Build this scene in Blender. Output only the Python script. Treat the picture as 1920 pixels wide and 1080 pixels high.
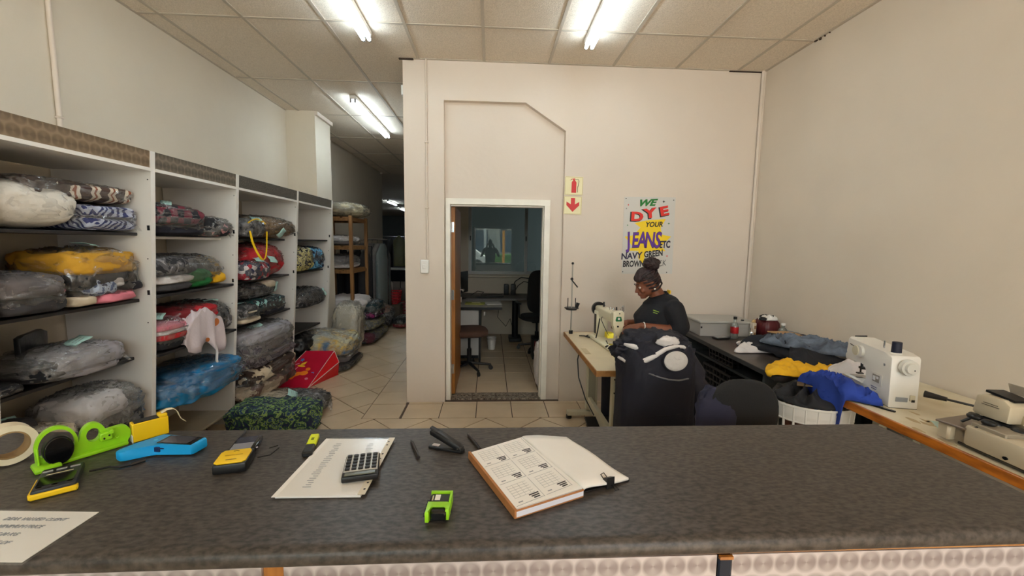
import bpy, bmesh, math, random
from mathutils import Vector, Matrix, Euler, noise
S = bpy.context.scene; C = S.collection; PI = math.pi; R = math.radians
V = Vector
for o in list(bpy.data.objects): bpy.data.objects.remove(o)

# ------------------------------------------------------------ camera
EYE = 1.575
cd = bpy.data.cameras.new('camera'); cam = bpy.data.objects.new('camera', cd); C.objects.link(cam)
F_PX = 775.2; YAW, PITCH, ROLL = .0536, .1069, .014
cd.sensor_width = 36; cd.lens = F_PX / 1920 * 36; cd.clip_start = .05; cd.clip_end = 200
fwd = V((math.sin(YAW) * math.cos(PITCH), math.cos(YAW) * math.cos(PITCH), -math.sin(PITCH)))
rt = V((math.cos(YAW), -math.sin(YAW), 0)); up = rt.cross(fwd)
cr, sr = math.cos(ROLL), math.sin(ROLL)
r2, u2 = rt * cr + up * sr, up * cr - rt * sr
cam.matrix_world = Matrix(((r2.x, u2.x, -fwd.x, 0), (r2.y, u2.y, -fwd.y, 0), (r2.z, u2.z, -fwd.z, EYE), (0, 0, 0, 1)))
S.camera = cam

# ------------------------------------------------------------ world, light, exposure
S.view_settings.view_transform = 'Standard'; S.view_settings.look = 'None'; S.view_settings.gamma = 1
S.view_settings.use_curve_mapping = False; S.view_settings.exposure = 0.68
w = bpy.data.worlds.new('world'); S.world = w; w.use_nodes = True
bg = w.node_tree.nodes['Background']; bg.inputs[0].default_value = (.78, .88, 1, 1); bg.inputs[1].default_value = 2.4
def area(name, loc, rot, sx, sy, power, col=(1, 1, 1)):
    l = bpy.data.lights.new(name, 'AREA'); l.shape = 'RECTANGLE'; l.size = sx; l.size_y = sy; l.energy = power; l.color = col
    o = bpy.data.objects.new(name, l); C.objects.link(o); o.location = loc; o.rotation_euler = rot; return o
# daylight falling through the shopfront behind the camera
area('shopfront_daylight', (0, -3.4, 2.62), (R(92), 0, 0), 5.0, .75, 80, (1, .95, .90))
sun = bpy.data.lights.new('sun', 'SUN'); sun.energy = 22.0; sun.angle = .01; sun.color = (1, .96, .90)
so = bpy.data.objects.new('sun', sun); C.objects.link(so); so.rotation_euler = (R(40), R(12), 0)

# ------------------------------------------------------------ materials
def lin(c):
    return tuple(((v / 255) / 12.92 if v / 255 <= .04045 else ((v / 255 + .055) / 1.055) ** 2.4) for v in c)
_M = {}
def mat(name, rgb=(128, 128, 128), rough=.6, metal=0, var=0, vs=4, bump=0, bs=60, spec=.5, emit=None, alpha=1, rgb2=None, stretch=None, det=4):
    if name in _M: return _M[name]
    m = bpy.data.materials.new(name); _M[name] = m; m.use_nodes = True
    nt = m.node_tree; b = nt.nodes['Principled BSDF']
    c = lin(rgb)
    b.inputs['Base Color'].default_value = (*c, 1); b.inputs['Roughness'].default_value = rough
    b.inputs['Metallic'].default_value = metal; b.inputs['Specular IOR Level'].default_value = spec
    if alpha < 1: b.inputs['Alpha'].default_value = alpha
    tc = nt.nodes.new('ShaderNodeTexCoord'); src = tc.outputs['Object']
    if stretch:
        mp = nt.nodes.new('ShaderNodeMapping'); mp.inputs['Scale'].default_value = stretch
        nt.links.new(src, mp.inputs[0]); src = mp.outputs[0]
    if var or rgb2:
        n = nt.nodes.new('ShaderNodeTexNoise'); n.inputs['Scale'].default_value = vs; n.inputs['Detail'].default_value = det
        nt.links.new(src, n.inputs['Vector'])
        cr_ = nt.nodes.new('ShaderNodeValToRGB'); nt.links.new(n.outputs['Fac'], cr_.inputs[0])
        if rgb2: a, d = c, lin(rgb2)
        else: a = tuple(v * (1 - var) for v in c); d = tuple(min(1, v * (1 + var)) for v in c)
        cr_.color_ramp.elements[0].color = (*a, 1); cr_.color_ramp.elements[1].color = (*d, 1)
        cr_.color_ramp.elements[0].position = .35; cr_.color_ramp.elements[1].position = .65
        nt.links.new(cr_.outputs[0], b.inputs['Base Color'])
    if bump:
        n = nt.nodes.new('ShaderNodeTexNoise'); n.inputs['Scale'].default_value = bs; n.inputs['Detail'].default_value = 5
        nt.links.new(src, n.inputs['Vector'])
        bp = nt.nodes.new('ShaderNodeBump'); bp.inputs['Strength'].default_value = bump; bp.inputs['Distance'].default_value = .01
        nt.links.new(n.outputs['Fac'], bp.inputs['Height']); nt.links.new(bp.outputs[0], b.inputs['Normal'])
    if emit:
        b.inputs['Emission Color'].default_value = (*lin(rgb), 1); b.inputs['Emission Strength'].default_value = emit
    return m
def pattern(name, kind, cols, scale=10, rough=.85, pos=None, stretch=(1, 1, 1), rot=(0, 0, 0), dist=0, metal=0, bump=.25, interp='CONSTANT'):
    """printed or woven cloth: bands, checks, blotches or spots of the given colours"""
    if name in _M: return _M[name]
    m = mat(name, cols[0], rough, metal); nt = m.node_tree; b = nt.nodes['Principled BSDF']
    tc = next(n for n in nt.nodes if n.type == 'TEX_COORD')
    mp = nt.nodes.new('ShaderNodeMapping'); mp.inputs['Scale'].default_value = stretch; mp.inputs['Rotation'].default_value = rot
    nt.links.new(tc.outputs['Object'], mp.inputs[0])
    if kind == 'wave':
        t = nt.nodes.new('ShaderNodeTexWave'); t.inputs['Scale'].default_value = scale; t.inputs['Distortion'].default_value = dist; out = t.outputs['Fac']
        t.inputs['Detail Scale'].default_value = 2
    elif kind == 'noise':
        t = nt.nodes.new('ShaderNodeTexNoise'); t.inputs['Scale'].default_value = scale; t.inputs['Distortion'].default_value = dist; t.inputs['Detail'].default_value = 3; out = t.outputs['Fac']
    elif kind == 'spot':
        t = nt.nodes.new('ShaderNodeTexVoronoi'); t.inputs['Scale'].default_value = scale; out = t.outputs['Distance']
    elif kind == 'cell':
        t = nt.nodes.new('ShaderNodeTexVoronoi'); t.inputs['Scale'].default_value = scale
        s = nt.nodes.new('ShaderNodeSeparateColor'); nt.links.new(t.outputs['Color'], s.inputs[0]); out = s.outputs[0]
    elif kind == 'check':
        t = nt.nodes.new('ShaderNodeTexChecker'); t.inputs['Scale'].default_value = scale; out = t.outputs['Fac']
    nt.links.new(mp.outputs[0], t.inputs['Vector'])
    cr_ = nt.nodes.new('ShaderNodeValToRGB'); cr_.color_ramp.interpolation = interp
    e = cr_.color_ramp.elements
    while len(e) < len(cols): e.new(.5)
    for i, c in enumerate(cols):
        e[i].position = pos[i] if pos else i / len(cols)
    for i, c in enumerate(cols): e[i].color = (*lin(c), 1)
    nt.links.new(out, cr_.inputs[0]); nt.links.new(cr_.outputs[0], b.inputs['Base Color'])
    if bump:
        n = nt.nodes.new('ShaderNodeTexNoise'); n.inputs['Scale'].default_value = 60
        nt.links.new(tc.outputs['Object'], n.inputs['Vector'])
        bp = nt.nodes.new('ShaderNodeBump'); bp.inputs['Strength'].default_value = bump; bp.inputs['Distance'].default_value = .01
        nt.links.new(n.outputs['Fac'], bp.inputs['Height']); nt.links.new(bp.outputs[0], b.inputs['Normal'])
    return m
def clear(name, tint=(255, 255, 255), base=.04, gain=.5, rough=.08, bump=0, bs=30, milk=0):
    """clear film or glass: lets light through, reflects more at grazing angles"""
    if name in _M: return _M[name]
    m = bpy.data.materials.new(name); _M[name] = m; m.use_nodes = True; nt = m.node_tree
    for n in list(nt.nodes):
        if n.type == 'BSDF_PRINCIPLED': nt.nodes.remove(n)
    out = next(n for n in nt.nodes if n.type == 'OUTPUT_MATERIAL')
    tr = nt.nodes.new('ShaderNodeBsdfTransparent'); tr.inputs[0].default_value = (*lin(tint), 1)
    gl = nt.nodes.new('ShaderNodeBsdfGlossy'); gl.inputs['Roughness'].default_value = rough
    lw = nt.nodes.new('ShaderNodeLayerWeight'); lw.inputs[0].default_value = .25
    ma = nt.nodes.new('ShaderNodeMath'); ma.operation = 'MULTIPLY_ADD'; ma.inputs[1].default_value = gain; ma.inputs[2].default_value = base
    nt.links.new(lw.outputs['Fresnel'], ma.inputs[0])
    mx = nt.nodes.new('ShaderNodeMixShader'); nt.links.new(ma.outputs[0], mx.inputs[0])
    nt.links.new(tr.outputs[0], mx.inputs[1]); nt.links.new(gl.outputs[0], mx.inputs[2])
    last = mx
    if milk:
        df = nt.nodes.new('ShaderNodeBsdfDiffuse'); df.inputs[0].default_value = (.8, .8, .8, 1)
        m2 = nt.nodes.new('ShaderNodeMixShader'); m2.inputs[0].default_value = milk
        nt.links.new(mx.outputs[0], m2.inputs[1]); nt.links.new(df.outputs[0], m2.inputs[2]); last = m2
    nt.links.new(last.outputs[0], out.inputs[0])
    if bump:
        tc = nt.nodes.new('ShaderNodeTexCoord'); n = nt.nodes.new('ShaderNodeTexNoise'); n.inputs['Scale'].default_value = bs; n.inputs['Detail'].default_value = 4; n.inputs['Distortion'].default_value = 1.5
        nt.links.new(tc.outputs['Object'], n.inputs['Vector'])
        bp = nt.nodes.new('ShaderNodeBump'); bp.inputs['Strength'].default_value = bump; bp.inputs['Distance'].default_value = .02
        nt.links.new(n.outputs['Fac'], bp.inputs['Height']); nt.links.new(bp.outputs[0], gl.inputs['Normal']); nt.links.new(bp.outputs[0], lw.inputs['Normal'])
    return m

# ------------------------------------------------------------ mesh helpers
class MB:
    def __init__(s): s.bm = bmesh.new()
    def box(s, c, d, rz=0, bevel=0, rot=None, seg=1):
        m = Matrix.Translation(V(c)) @ (rot.to_4x4() if rot is not None else Matrix.Rotation(rz, 4, 'Z')) @ Matrix.Diagonal((d[0], d[1], d[2], 1))
        g = bmesh.ops.create_cube(s.bm, size=1, matrix=m)
        if bevel:
            es = list({e for v in g['verts'] for e in v.link_edges})
            bmesh.ops.bevel(s.bm, geom=es, offset=min(bevel, min(d) * .49), segments=seg, affect='EDGES', profile=.5)
        return s
    def b2(s, lo, hi, bevel=0):
        return s.box([(a + b) / 2 for a, b in zip(lo, hi)], [abs(b - a) for a, b in zip(lo, hi)], bevel=bevel)
    def cyl(s, p0, p1, r0, r1=None, seg=16, sq=1):
        p0, p1 = V(p0), V(p1); r1 = r0 if r1 is None else r1; d = p1 - p0
        m = Matrix.Translation((p0 + p1) / 2) @ d.to_track_quat('Z', 'Y').to_matrix().to_4x4()
        if sq != 1: m = m @ Matrix.Diagonal((1, sq, 1, 1))
        bmesh.ops.create_cone(s.bm, cap_ends=True, segments=seg, radius1=r0, radius2=r1, depth=d.length, matrix=m); return s
    def ell(s, c, r, rot=None, u=16, v=10):
        m = Matrix.Translation(V(c)) @ (rot.to_4x4() if rot is not None else Matrix()) @ Matrix.Diagonal((r[0], r[1], r[2], 1))
        bmesh.ops.create_uvsphere(s.bm, u_segments=u, v_segments=v, radius=1, matrix=m); return s
    def tube(s, pts, r, seg=8, flat=1):
        pts = [V(p) for p in pts]; rings = []; n = len(pts)
        prev = None
        for i, p in enumerate(pts):
            t = (pts[min(i + 1, n - 1)] - pts[max(i - 1, 0)]).normalized()
            if prev is None: a = t.orthogonal().normalized()
            else: a = (prev - t * prev.dot(t)).normalized()
            prev = a; b = t.cross(a); rr = r[i] if isinstance(r, (list, tuple)) else r
            rings.append([s.bm.verts.new(p + a * math.cos(2 * PI * k / seg) * rr + b * math.sin(2 * PI * k / seg) * rr * flat) for k in range(seg)])
        for q, w_ in zip(rings, rings[1:]):
            for k in range(seg): s.bm.faces.new((q[k], q[(k + 1) % seg], w_[(k + 1) % seg], w_[k]))
        s.bm.faces.new(rings[0][::-1]); s.bm.faces.new(rings[-1]); return s
    def lathe(s, prof, c=(0, 0, 0), seg=24, rot=None):
        m = Matrix.Translation(V(c)) @ (rot.to_4x4() if rot is not None else Matrix()); rings = []
        for r, z in prof:
            rings.append([s.bm.verts.new(m @ V((max(r, .0001) * math.cos(2 * PI * k / seg), max(r, .0001) * math.sin(2 * PI * k / seg), z))) for k in range(seg)])
        for q, w_ in zip(rings, rings[1:]):
            for k in range(seg): s.bm.faces.new((q[k], q[(k + 1) % seg], w_[(k + 1) % seg], w_[k]))
        return s
    def prism(s, pts, z0, z1, mtx=None, bevel=0):
        mtx = mtx or Matrix()
        a = [s.bm.verts.new(mtx @ V((x, y, z0))) for x, y in pts]; b = [s.bm.verts.new(mtx @ V((x, y, z1))) for x, y in pts]
        fs = [s.bm.faces.new(a[::-1]), s.bm.faces.new(b)]
        n = len(pts)
        for k in range(n): fs.append(s.bm.faces.new((a[k], a[(k + 1) % n], b[(k + 1) % n], b[k])))
        if bevel:
            es = list({e for f in fs[:2] for e in f.edges}); bmesh.ops.bevel(s.bm, geom=es, offset=bevel, segments=2, affect='EDGES', profile=.5)
        return s
    def plate(s, outer, holes, z0, z1, mtx=None):
        """flat plate with holes (outlines in 2-D), triangulated"""
        mtx = mtx or Matrix(); tmp = bmesh.new(); es = []
        for loop in [outer] + holes:
            vs = [tmp.verts.new((x, y, 0)) for x, y in loop]
            es += [tmp.edges.new((vs[i], vs[(i + 1) % len(vs)])) for i in range(len(vs))]
        bmesh.ops.triangle_fill(tmp, use_beauty=True, edges=es)
        bmesh.ops.recalc_face_normals(tmp, faces=tmp.faces[:])
        g = bmesh.ops.extrude_face_region(tmp, geom=tmp.faces[:])
        for v in [v for v in g['geom'] if isinstance(v, bmesh.types.BMVert)]: v.co.z = z1
        for v in tmp.verts:
            if v.co.z == 0: v.co.z = z0
        me = bpy.data.meshes.new('t'); tmp.to_mesh(me); tmp.free(); me.transform(mtx); s.bm.from_mesh(me); bpy.data.meshes.remove(me); return s
    def build(s, name, m=None, parent=None, smooth=40, loc=None, rot=None, mod=None):
        bmesh.ops.recalc_face_normals(s.bm, faces=s.bm.faces[:])
        me = bpy.data.meshes.new(name); s.bm.to_mesh(me); s.bm.free()
        return link(name, me, m, parent, smooth, loc, rot)
def link(name, me, m=None, parent=None, smooth=40, loc=None, rot=None):
    if smooth:
        me.polygons.foreach_set('use_smooth', [True] * len(me.polygons)); me.set_sharp_from_angle(angle=R(smooth))
    if m: me.materials.append(m)
    o = bpy.data.objects.new(name, me); C.objects.link(o)
    if parent: o.parent = parent
    if loc is not None: o.location = loc
    if rot is not None: o.rotation_euler = rot
    return o
def thing(name, label, cat, loc=(0, 0, 0), rz=0, group=None, rot=None):
    o = bpy.data.objects.new(name, None); C.objects.link(o); o.location = loc; o.rotation_euler = rot if rot else (0, 0, rz)
    o.empty_display_size = .05; o['label'] = label; o['category'] = cat
    if group: o['group'] = group
    return o
def tag(o, label, cat, group=None):
    o['label'] = label; o['category'] = cat
    if group: o['group'] = group
    return o
def struct(o, label=None, cat=None):
    o['kind'] = 'structure'
    if label: o['label'] = label
    if cat: o['category'] = cat
    return o
def copy_tree(o, parent=None):
    kids = list(o.children); c = o.copy(); C.objects.link(c)
    if parent: c.parent = parent
    for k in kids: copy_tree(k, c)
    return c
def text(body, size, m, parent, loc, rot=(0, 0, 0), name='lettering', extrude=.0004, shear=0, bold=0, sx=1, align='CENTER'):
    cu = bpy.data.curves.new('txt', 'FONT'); cu.body = body; cu.size = size; cu.extrude = extrude; cu.shear = shear; cu.offset = bold
    cu.align_x = align; cu.resolution_u = 3
    o = bpy.data.objects.new('txt', cu); C.objects.link(o); dg = bpy.context.evaluated_depsgraph_get()
    me = bpy.data.meshes.new_from_object(o.evaluated_get(dg)); bpy.data.objects.remove(o)
    if sx != 1: me.transform(Matrix.Diagonal((sx, 1, 1, 1)))
    me.materials.clear()
    return link(name, me, m, parent, 0, loc, rot)
def spw(v, e): return math.copysign(abs(v) ** e, v)
def blob_bm(bm, c, size, e1=.5, e2=.5, amp=.06, freq=3., seed=0, nu=44, nv=22, folds=0, ridge=0, fz=1, droop=0, rf=1.7):
    """soft puffed body, base at c.z: superellipsoid with cloth-like unevenness"""
    sx, sy, sz = size; rows = []
    for j in range(nv + 1):
        ph = -PI / 2 + PI * j / nv; row = []
        for i in range(nu):
            th = 2 * PI * i / nu
            p = V((spw(math.cos(ph), e1) * spw(math.cos(th), e2), spw(math.cos(ph), e1) * spw(math.sin(th), e2), spw(math.sin(ph), e1)))
            q = V((p.x * sx, p.y * sy, p.z * sz)) * freq + V((seed * 7.3, seed * 3.1, seed * 1.7))
            n = noise.noise(q) + .5 * noise.noise(q * 2.3)
            d = 1 + amp * n
            if ridge: d += ridge * (.32 - abs(noise.noise(q * rf + V((5, 9, 2)))) * 1.6) + ridge * .4 * (.3 - abs(noise.noise(q * rf * 2.3 + V((1, 4, 8)))) * 1.5)
            if folds: d -= .06 * (1 - abs(math.sin(PI * folds * (p.z + 1) / 2))) ** 3
            z = p.z * (1 + (d - 1) * fz) if p.z > 0 else max(p.z, -1)
            x = p.x * d * sx / 2; y = p.y * d * sy / 2
            zz = (z + 1) / 2 * sz - droop * (p.x * p.x) * sz
            row.append(bm.verts.new((c[0] + x, c[1] + y, c[2] + zz)))
            if j in (0, nv): row = row[:1]; break
        rows.append(row)
    for a, b in zip(rows, rows[1:]):
        for k in range(nu):
            k2 = (k + 1) % nu
            if len(a) == 1: bm.faces.new((a[0], b[k2], b[k]))
            elif len(b) == 1: bm.faces.new((a[k], a[k2], b[0]))
            else: bm.faces.new((a[k], a[k2], b[k2], b[k]))
def polar_cloth(name, m, pts, zf, h, seed=0, parent=None, nr=34, na=150, ridge=.55, freq=9, mapf=None, prof=.5, c=None):
    """rumpled cloth with a free outline; zf gives the surface it lies on"""
    n = len(pts); P = [V((x, y)) for x, y in pts]; th_ = seed * 1.3; ct_, st_ = math.cos(th_), math.sin(th_)
    cx = V(c) if c else sum(P, V((0, 0))) / n; mb = MB(); rows = []
    def cat(t):
        i = int(t) % n; f = t - int(t); a, b, c_, d = P[(i - 1) % n], P[i], P[(i + 1) % n], P[(i + 2) % n]
        return .5 * ((2 * b) + (c_ - a) * f + (2 * a - 5 * b + 4 * c_ - d) * f * f + (3 * b - a - 3 * c_ + d) * f ** 3)
    for j in range(nr + 1):
        r = j / nr; row = []
        for i in range(na):
            e = cat(i / na * n); q = cx + (e - cx) * r * (1 + .03 * noise.noise(V((i * .3, seed, r * 3))))
            fall = (1 - r ** 3) ** prof
            wx = noise.noise(V((q.x * 4, q.y * 4, seed + 9))) * .10; wy = noise.noise(V((q.x * 4, q.y * 4, seed + 19))) * .10
            fu, fv = (ct_ * (q.x + wx) + st_ * (q.y + wy)) * freq, (-st_ * (q.x + wx) + ct_ * (q.y + wy)) * freq
            nz = 1 - abs(noise.noise(V((fu * .45, fv * 1.3, seed)))) * 3.0
            nz2 = 1 - abs(noise.noise(V((fv * .7 + 3, fu * 2.2, seed + 4)))) * 2.6
            z = zf(q.x, q.y) + h * fall * ((1 - ridge) + ridge * (nz * .65 + nz2 * .35)) + .006
            p = V((q.x, q.y, max(z, zf(q.x, q.y) + .004)))
            if mapf: p = mapf(p)
            row.append(mb.bm.verts.new(p))
            if j == 0: break
        rows.append(row)
    for a, b in zip(rows, rows[1:]):
        for k in range(na):
            k2 = (k + 1) % na
            mb.bm.faces.new((a[0], b[k], b[k2]) if len(a) == 1 else (a[k], b[k], b[k2], a[k2]))
    o = mb.build(name, m, parent, 80)
    s_ = o.modifiers.new('thickness', 'SOLIDIFY'); s_.thickness = .004; s_.offset = -1
    return o
def organic(name, shapes, m, parent=None, voxel=.008, smooth=4, post=None):
    """one continuous skin grown round tapered limbs: shapes = [(p0, r0, p1, r1)] or ('e', centre, radii, rot)"""
    bm = bmesh.new()
    for sh in shapes:
        t = bmesh.new()
        if sh[0] == 'e':
            mm = Matrix.Translation(V(sh[1])) @ (sh[3].to_matrix().to_4x4() if len(sh) > 3 and sh[3] else Matrix()) @ Matrix.Diagonal((*sh[2], 1))
            bmesh.ops.create_uvsphere(t, u_segments=20, v_segments=12, radius=1, matrix=mm)
        elif sh[0] == 'h':
            for c_, r_ in sh[1:]:
                bmesh.ops.create_uvsphere(t, u_segments=16, v_segments=10, radius=1, matrix=Matrix.Translation(V(c_)) @ Matrix.Diagonal((*(r_ if isinstance(r_, tuple) else (r_,) * 3), 1)))
            g = bmesh.ops.convex_hull(t, input=t.verts[:]); bmesh.ops.delete(t, geom=[x for x in g['geom_interior'] if isinstance(x, bmesh.types.BMVert)], context='VERTS')
        else:
            p0, r0, p1, r1 = sh
            for p, r in ((p0, r0), (p1, r1)): bmesh.ops.create_uvsphere(t, u_segments=14, v_segments=8, radius=r, matrix=Matrix.Translation(V(p)))
            g = bmesh.ops.convex_hull(t, input=t.verts[:]); bmesh.ops.delete(t, geom=[x for x in g['geom_interior'] if isinstance(x, bmesh.types.BMVert)], context='VERTS')
        me = bpy.data.meshes.new('t'); t.to_mesh(me); t.free(); bm.from_mesh(me); bpy.data.meshes.remove(me)
    bmesh.ops.recalc_face_normals(bm, faces=bm.faces[:])
    me = bpy.data.meshes.new('tmp'); bm.to_mesh(me); bm.free()
    o = bpy.data.objects.new('tmp', me); C.objects.link(o)
    r = o.modifiers.new('r', 'REMESH'); r.mode = 'VOXEL'; r.voxel_size = voxel
    s_ = o.modifiers.new('s', 'SMOOTH'); s_.factor = .5; s_.iterations = smooth
    dg = bpy.context.evaluated_depsgraph_get(); res = bpy.data.meshes.new_from_object(o.evaluated_get(dg))
    bpy.data.objects.remove(o)
    if post:
        for v in res.vertices: v.co = post(v.co.copy())
    return link(name, res, m, parent, 180)
# ------------------------------------------------------------ shared materials
WALL = mat('wall_paint', (218, 204, 190), .75, var=.025, vs=1.2, bump=.12, bs=25)
WALLL = mat('wall_paint_grey', (214, 203, 185), .75, var=.03, vs=1.5, bump=.12, bs=25)
WALLR = mat('wall_paint_right', (218, 204, 186), .75, var=.03, vs=1.5, bump=.1, bs=25)
WHITE = mat('white_melamine', (232, 228, 222), .45, var=.02, vs=3)
WEDGE = mat('white_edge', (228, 222, 212), .5, var=.05, vs=20)
BLACKS = mat('black_melamine', (34, 32, 33), .5, var=.1, vs=30)
CEILT = mat('ceiling_tile', (232, 218, 200), .9, rgb2=(212, 198, 180), vs=110, bump=.5, bs=160, det=3)
TBAR = mat('ceiling_runner', (186, 174, 158), .55)
DIRT = mat('dark_gap', (60, 46, 36), .9)
TILE = mat('floor_tile', (212, 190, 160), .32, rgb2=(198, 176, 146), vs=3, bump=.05, bs=20)
GROUT = mat('grout', (84, 68, 56), .9, var=.15, vs=20)
COUNTER = None
WOOD = mat('varnished_pine', (178, 118, 52), .4, rgb2=(150, 92, 38), vs=6, stretch=(8, 8, .6), bump=.05)
PLY = mat('beige_laminate', (216, 200, 168), .35, var=.03, vs=8)
PLYEDGE = mat('wood_edge', (176, 124, 66), .5, rgb2=(150, 100, 50), vs=30)
METW = mat('cream_painted_metal', (206, 198, 172), .4, var=.04, vs=10)
METD = mat('dark_metal', (40, 40, 42), .4, .6)
CHROME = mat('chrome', (200, 200, 205), .18, 1)
BLKP = mat('black_plastic', (22, 22, 24), .4, bump=.05, bs=200)
BLKG = mat('black_gloss', (12, 12, 14), .12)
GREYP = mat('grey_plastic', (150, 150, 150), .5)
WHP = mat('white_plastic', (232, 229, 224), .35)
PAPER = mat('paper', (236, 232, 226), .8, var=.02, vs=8)
CYANT = mat('pale_blue_paper_slip', (176, 216, 208), .8, var=.04, vs=30)
INK = mat('ink', (40, 40, 46), .7)
INKL = mat('faint_ink', (150, 152, 156), .8)
LIME = mat('lime_plastic', (150, 214, 30), .35)
YEL = mat('yellow_plastic', (244, 200, 20), .4)
BLUEP = mat('sky_blue_rubber', (20, 160, 226), .45)
FILM = clear('plastic_film', (255, 255, 255), .10, .7, .07, bump=.7, bs=13, milk=.04)
FILM0 = clear('soft_plastic_film', (255, 255, 255), .04, .35, .16, bump=.5, bs=12, milk=.05)
SLEEVE = clear('document_sleeve_film', (255, 255, 255), .01, .12, .2)
FILM2 = clear('plastic_film_cloudy', (255, 255, 255), .11, .7, .10, bump=.8, bs=15, milk=.14)
GLASS = clear('window_glass', (235, 242, 240), .05, .9, .0)
NAVY = mat('navy_cloth', (19, 20, 35), .75, var=.2, vs=5, bump=.3, bs=14)
NAVYD = mat('dark_navy_cloth', (20, 20, 32), .8, var=.2, vs=6, bump=.25, bs=20)
BLKC = mat('black_cloth', (24, 24, 28), .85, var=.25, vs=8, bump=.3, bs=20)
SKIN = mat('brown_skin', (120, 68, 44), .5, var=.08, vs=12)
def cloth(n, rgb, var=.12, **k): return mat(n, rgb, .85, var=var, vs=9, bump=.35, bs=26, **k)
# engine-turned laminate: overlapping bright swirls
def swirl(name, c1, c2, scale, rough, metal):
    m = mat(name, c1, rough, metal); nt = m.node_tree; b = nt.nodes['Principled BSDF']
    tc = next(n for n in nt.nodes if n.type == 'TEX_COORD')
    mp = nt.nodes.new('ShaderNodeMapping'); mp.inputs['Rotation'].default_value = (0, R(0), 0); mp.inputs['Scale'].default_value = (scale, scale, scale)
    nt.links.new(tc.outputs['Object'], mp.inputs[0])
    sx = nt.nodes.new('ShaderNodeSeparateXYZ'); nt.links.new(mp.outputs[0], sx.inputs[0])
    def math_(op, a, b_=None, c=None):
        n = nt.nodes.new('ShaderNodeMath'); n.operation = op
        for i, v in enumerate((a, b_, c)):
            if v is None: continue
            if hasattr(v, 'is_output'): nt.links.new(v, n.inputs[i])
            else: n.inputs[i].default_value = v
        return n.outputs[0]
    h = math_('ADD', sx.outputs[0], sx.outputs[1]); z = sx.outputs[2]
    row = math_('FLOOR', z); off = math_('MULTIPLY', math_('MODULO', math_('ABSOLUTE', row), 2.), .5)
    fx = math_('SUBTRACT', math_('FRACT', math_('ADD', h, off)), .5); fz = math_('SUBTRACT', math_('FRACT', z), .5)
    ang = math_('ARCTAN2', fz, fx); w1 = math_('ADD', math_('MULTIPLY', math_('COSINE', math_('MULTIPLY', ang, 2.)), .5), .5)
    rad = math_('SQRT', math_('ADD', math_('MULTIPLY', fx, fx), math_('MULTIPLY', fz, fz)))
    disc = math_('MINIMUM', 1., math_('MAXIMUM', 0., math_('MULTIPLY', math_('SUBTRACT', .56, rad), 6.)))
    f = math_('MULTIPLY', math_('ADD', math_('MULTIPLY', w1, .45), .55), disc)
    mx = nt.nodes.new('ShaderNodeMix'); mx.data_type = 'RGBA'; nt.links.new(f, mx.inputs[0])
    mx.inputs[6].default_value = (*lin(c1), 1); mx.inputs[7].default_value = (*lin(c2), 1)
    nt.links.new(mx.outputs[2], b.inputs['Base Color']); return m
SWIRL_L = swirl('engine_turned_laminate', (196, 188, 188), (142, 131, 130), 20, .3, .15)
SWIRL_B = swirl('brown_engine_turned_laminate', (150, 130, 106), (112, 94, 74), 16, .35, .2)
SWIRL_G = swirl('grey_engine_turned_laminate', (136, 124, 108), (92, 84, 74), 16, .35, .2)
SPECKG = mat('grey_fleck_laminate', (104, 98, 88), .5, rgb2=(70, 66, 60), vs=120)
# counter: dark grey fleck laminate
COUNTER = mat('charcoal_fleck_laminate', (44, 40, 38), .42, rgb2=(80, 73, 68), vs=55, stretch=(1, 2.2, 1), bump=.10, bs=90, det=8)
# ================================================================ SETTING
CH = 3.235; CT = CH + .07; ZB = -.1; XL, XR = -2.64, 2.605; YB = 4.01; XC = -.812
# ---- walls
mb = MB()
mb.b2((XC, YB, ZB), (-.44, 4.07, CT)); mb.b2((.705, YB, ZB), (XR, 4.07, CT))
TXZ = Matrix(((1, 0, 0, 0), (0, 0, -1, 0), (0, 1, 0, 0), (0, 0, 0, 1)))   # 2-D outline (x,z) stood upright, depth -> -y
mb.prism([(-.44, CT), (-.44, 2.885), (.32, 2.885), (.705, 2.64), (.705, CT)], -4.07, -YB, TXZ)
mb.b2((XC, 4.07, ZB), (-.415, 4.25, CT)); mb.b2((.56, 4.07, ZB), (XR, 4.25, CT)); mb.b2((-.415, 4.07, 1.985), (.56, 4.25, CT))
mb.b2((XC, 4.25, ZB), (XC + .12, 10.5, CT))
struct(mb.build('wall_back', WALL, smooth=30))
mb = MB(); mb.b2((XL - .15, -3.2, ZB), (XL, 5.65, CT)); mb.b2((XL - .15, 5.65, ZB), (-2.27, 6.16, CT)); mb.b2((-2.85, 6.16, ZB), (-2.70, 10.5, CT))
mb.b2((-8, 10.5, ZB), (-2.70, 10.62, CT))
struct(mb.build('wall_left', WALLL, smooth=30))
mb = MB(); mb.b2((-2.30, 5.615, 2.98), (-2.235, 6.18, 3.02)) if 0 else mb.b2((-2.275, 5.65, CH - .05), (-2.235, 6.17, CH - .002))
struct(mb.build('trim_1', WALL))
mb = MB(); mb.b2((XR, -3.2, ZB), (XR + .15, 7.2, CT))
struct(mb.build('wall_right', WALLR, smooth=30))
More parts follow.
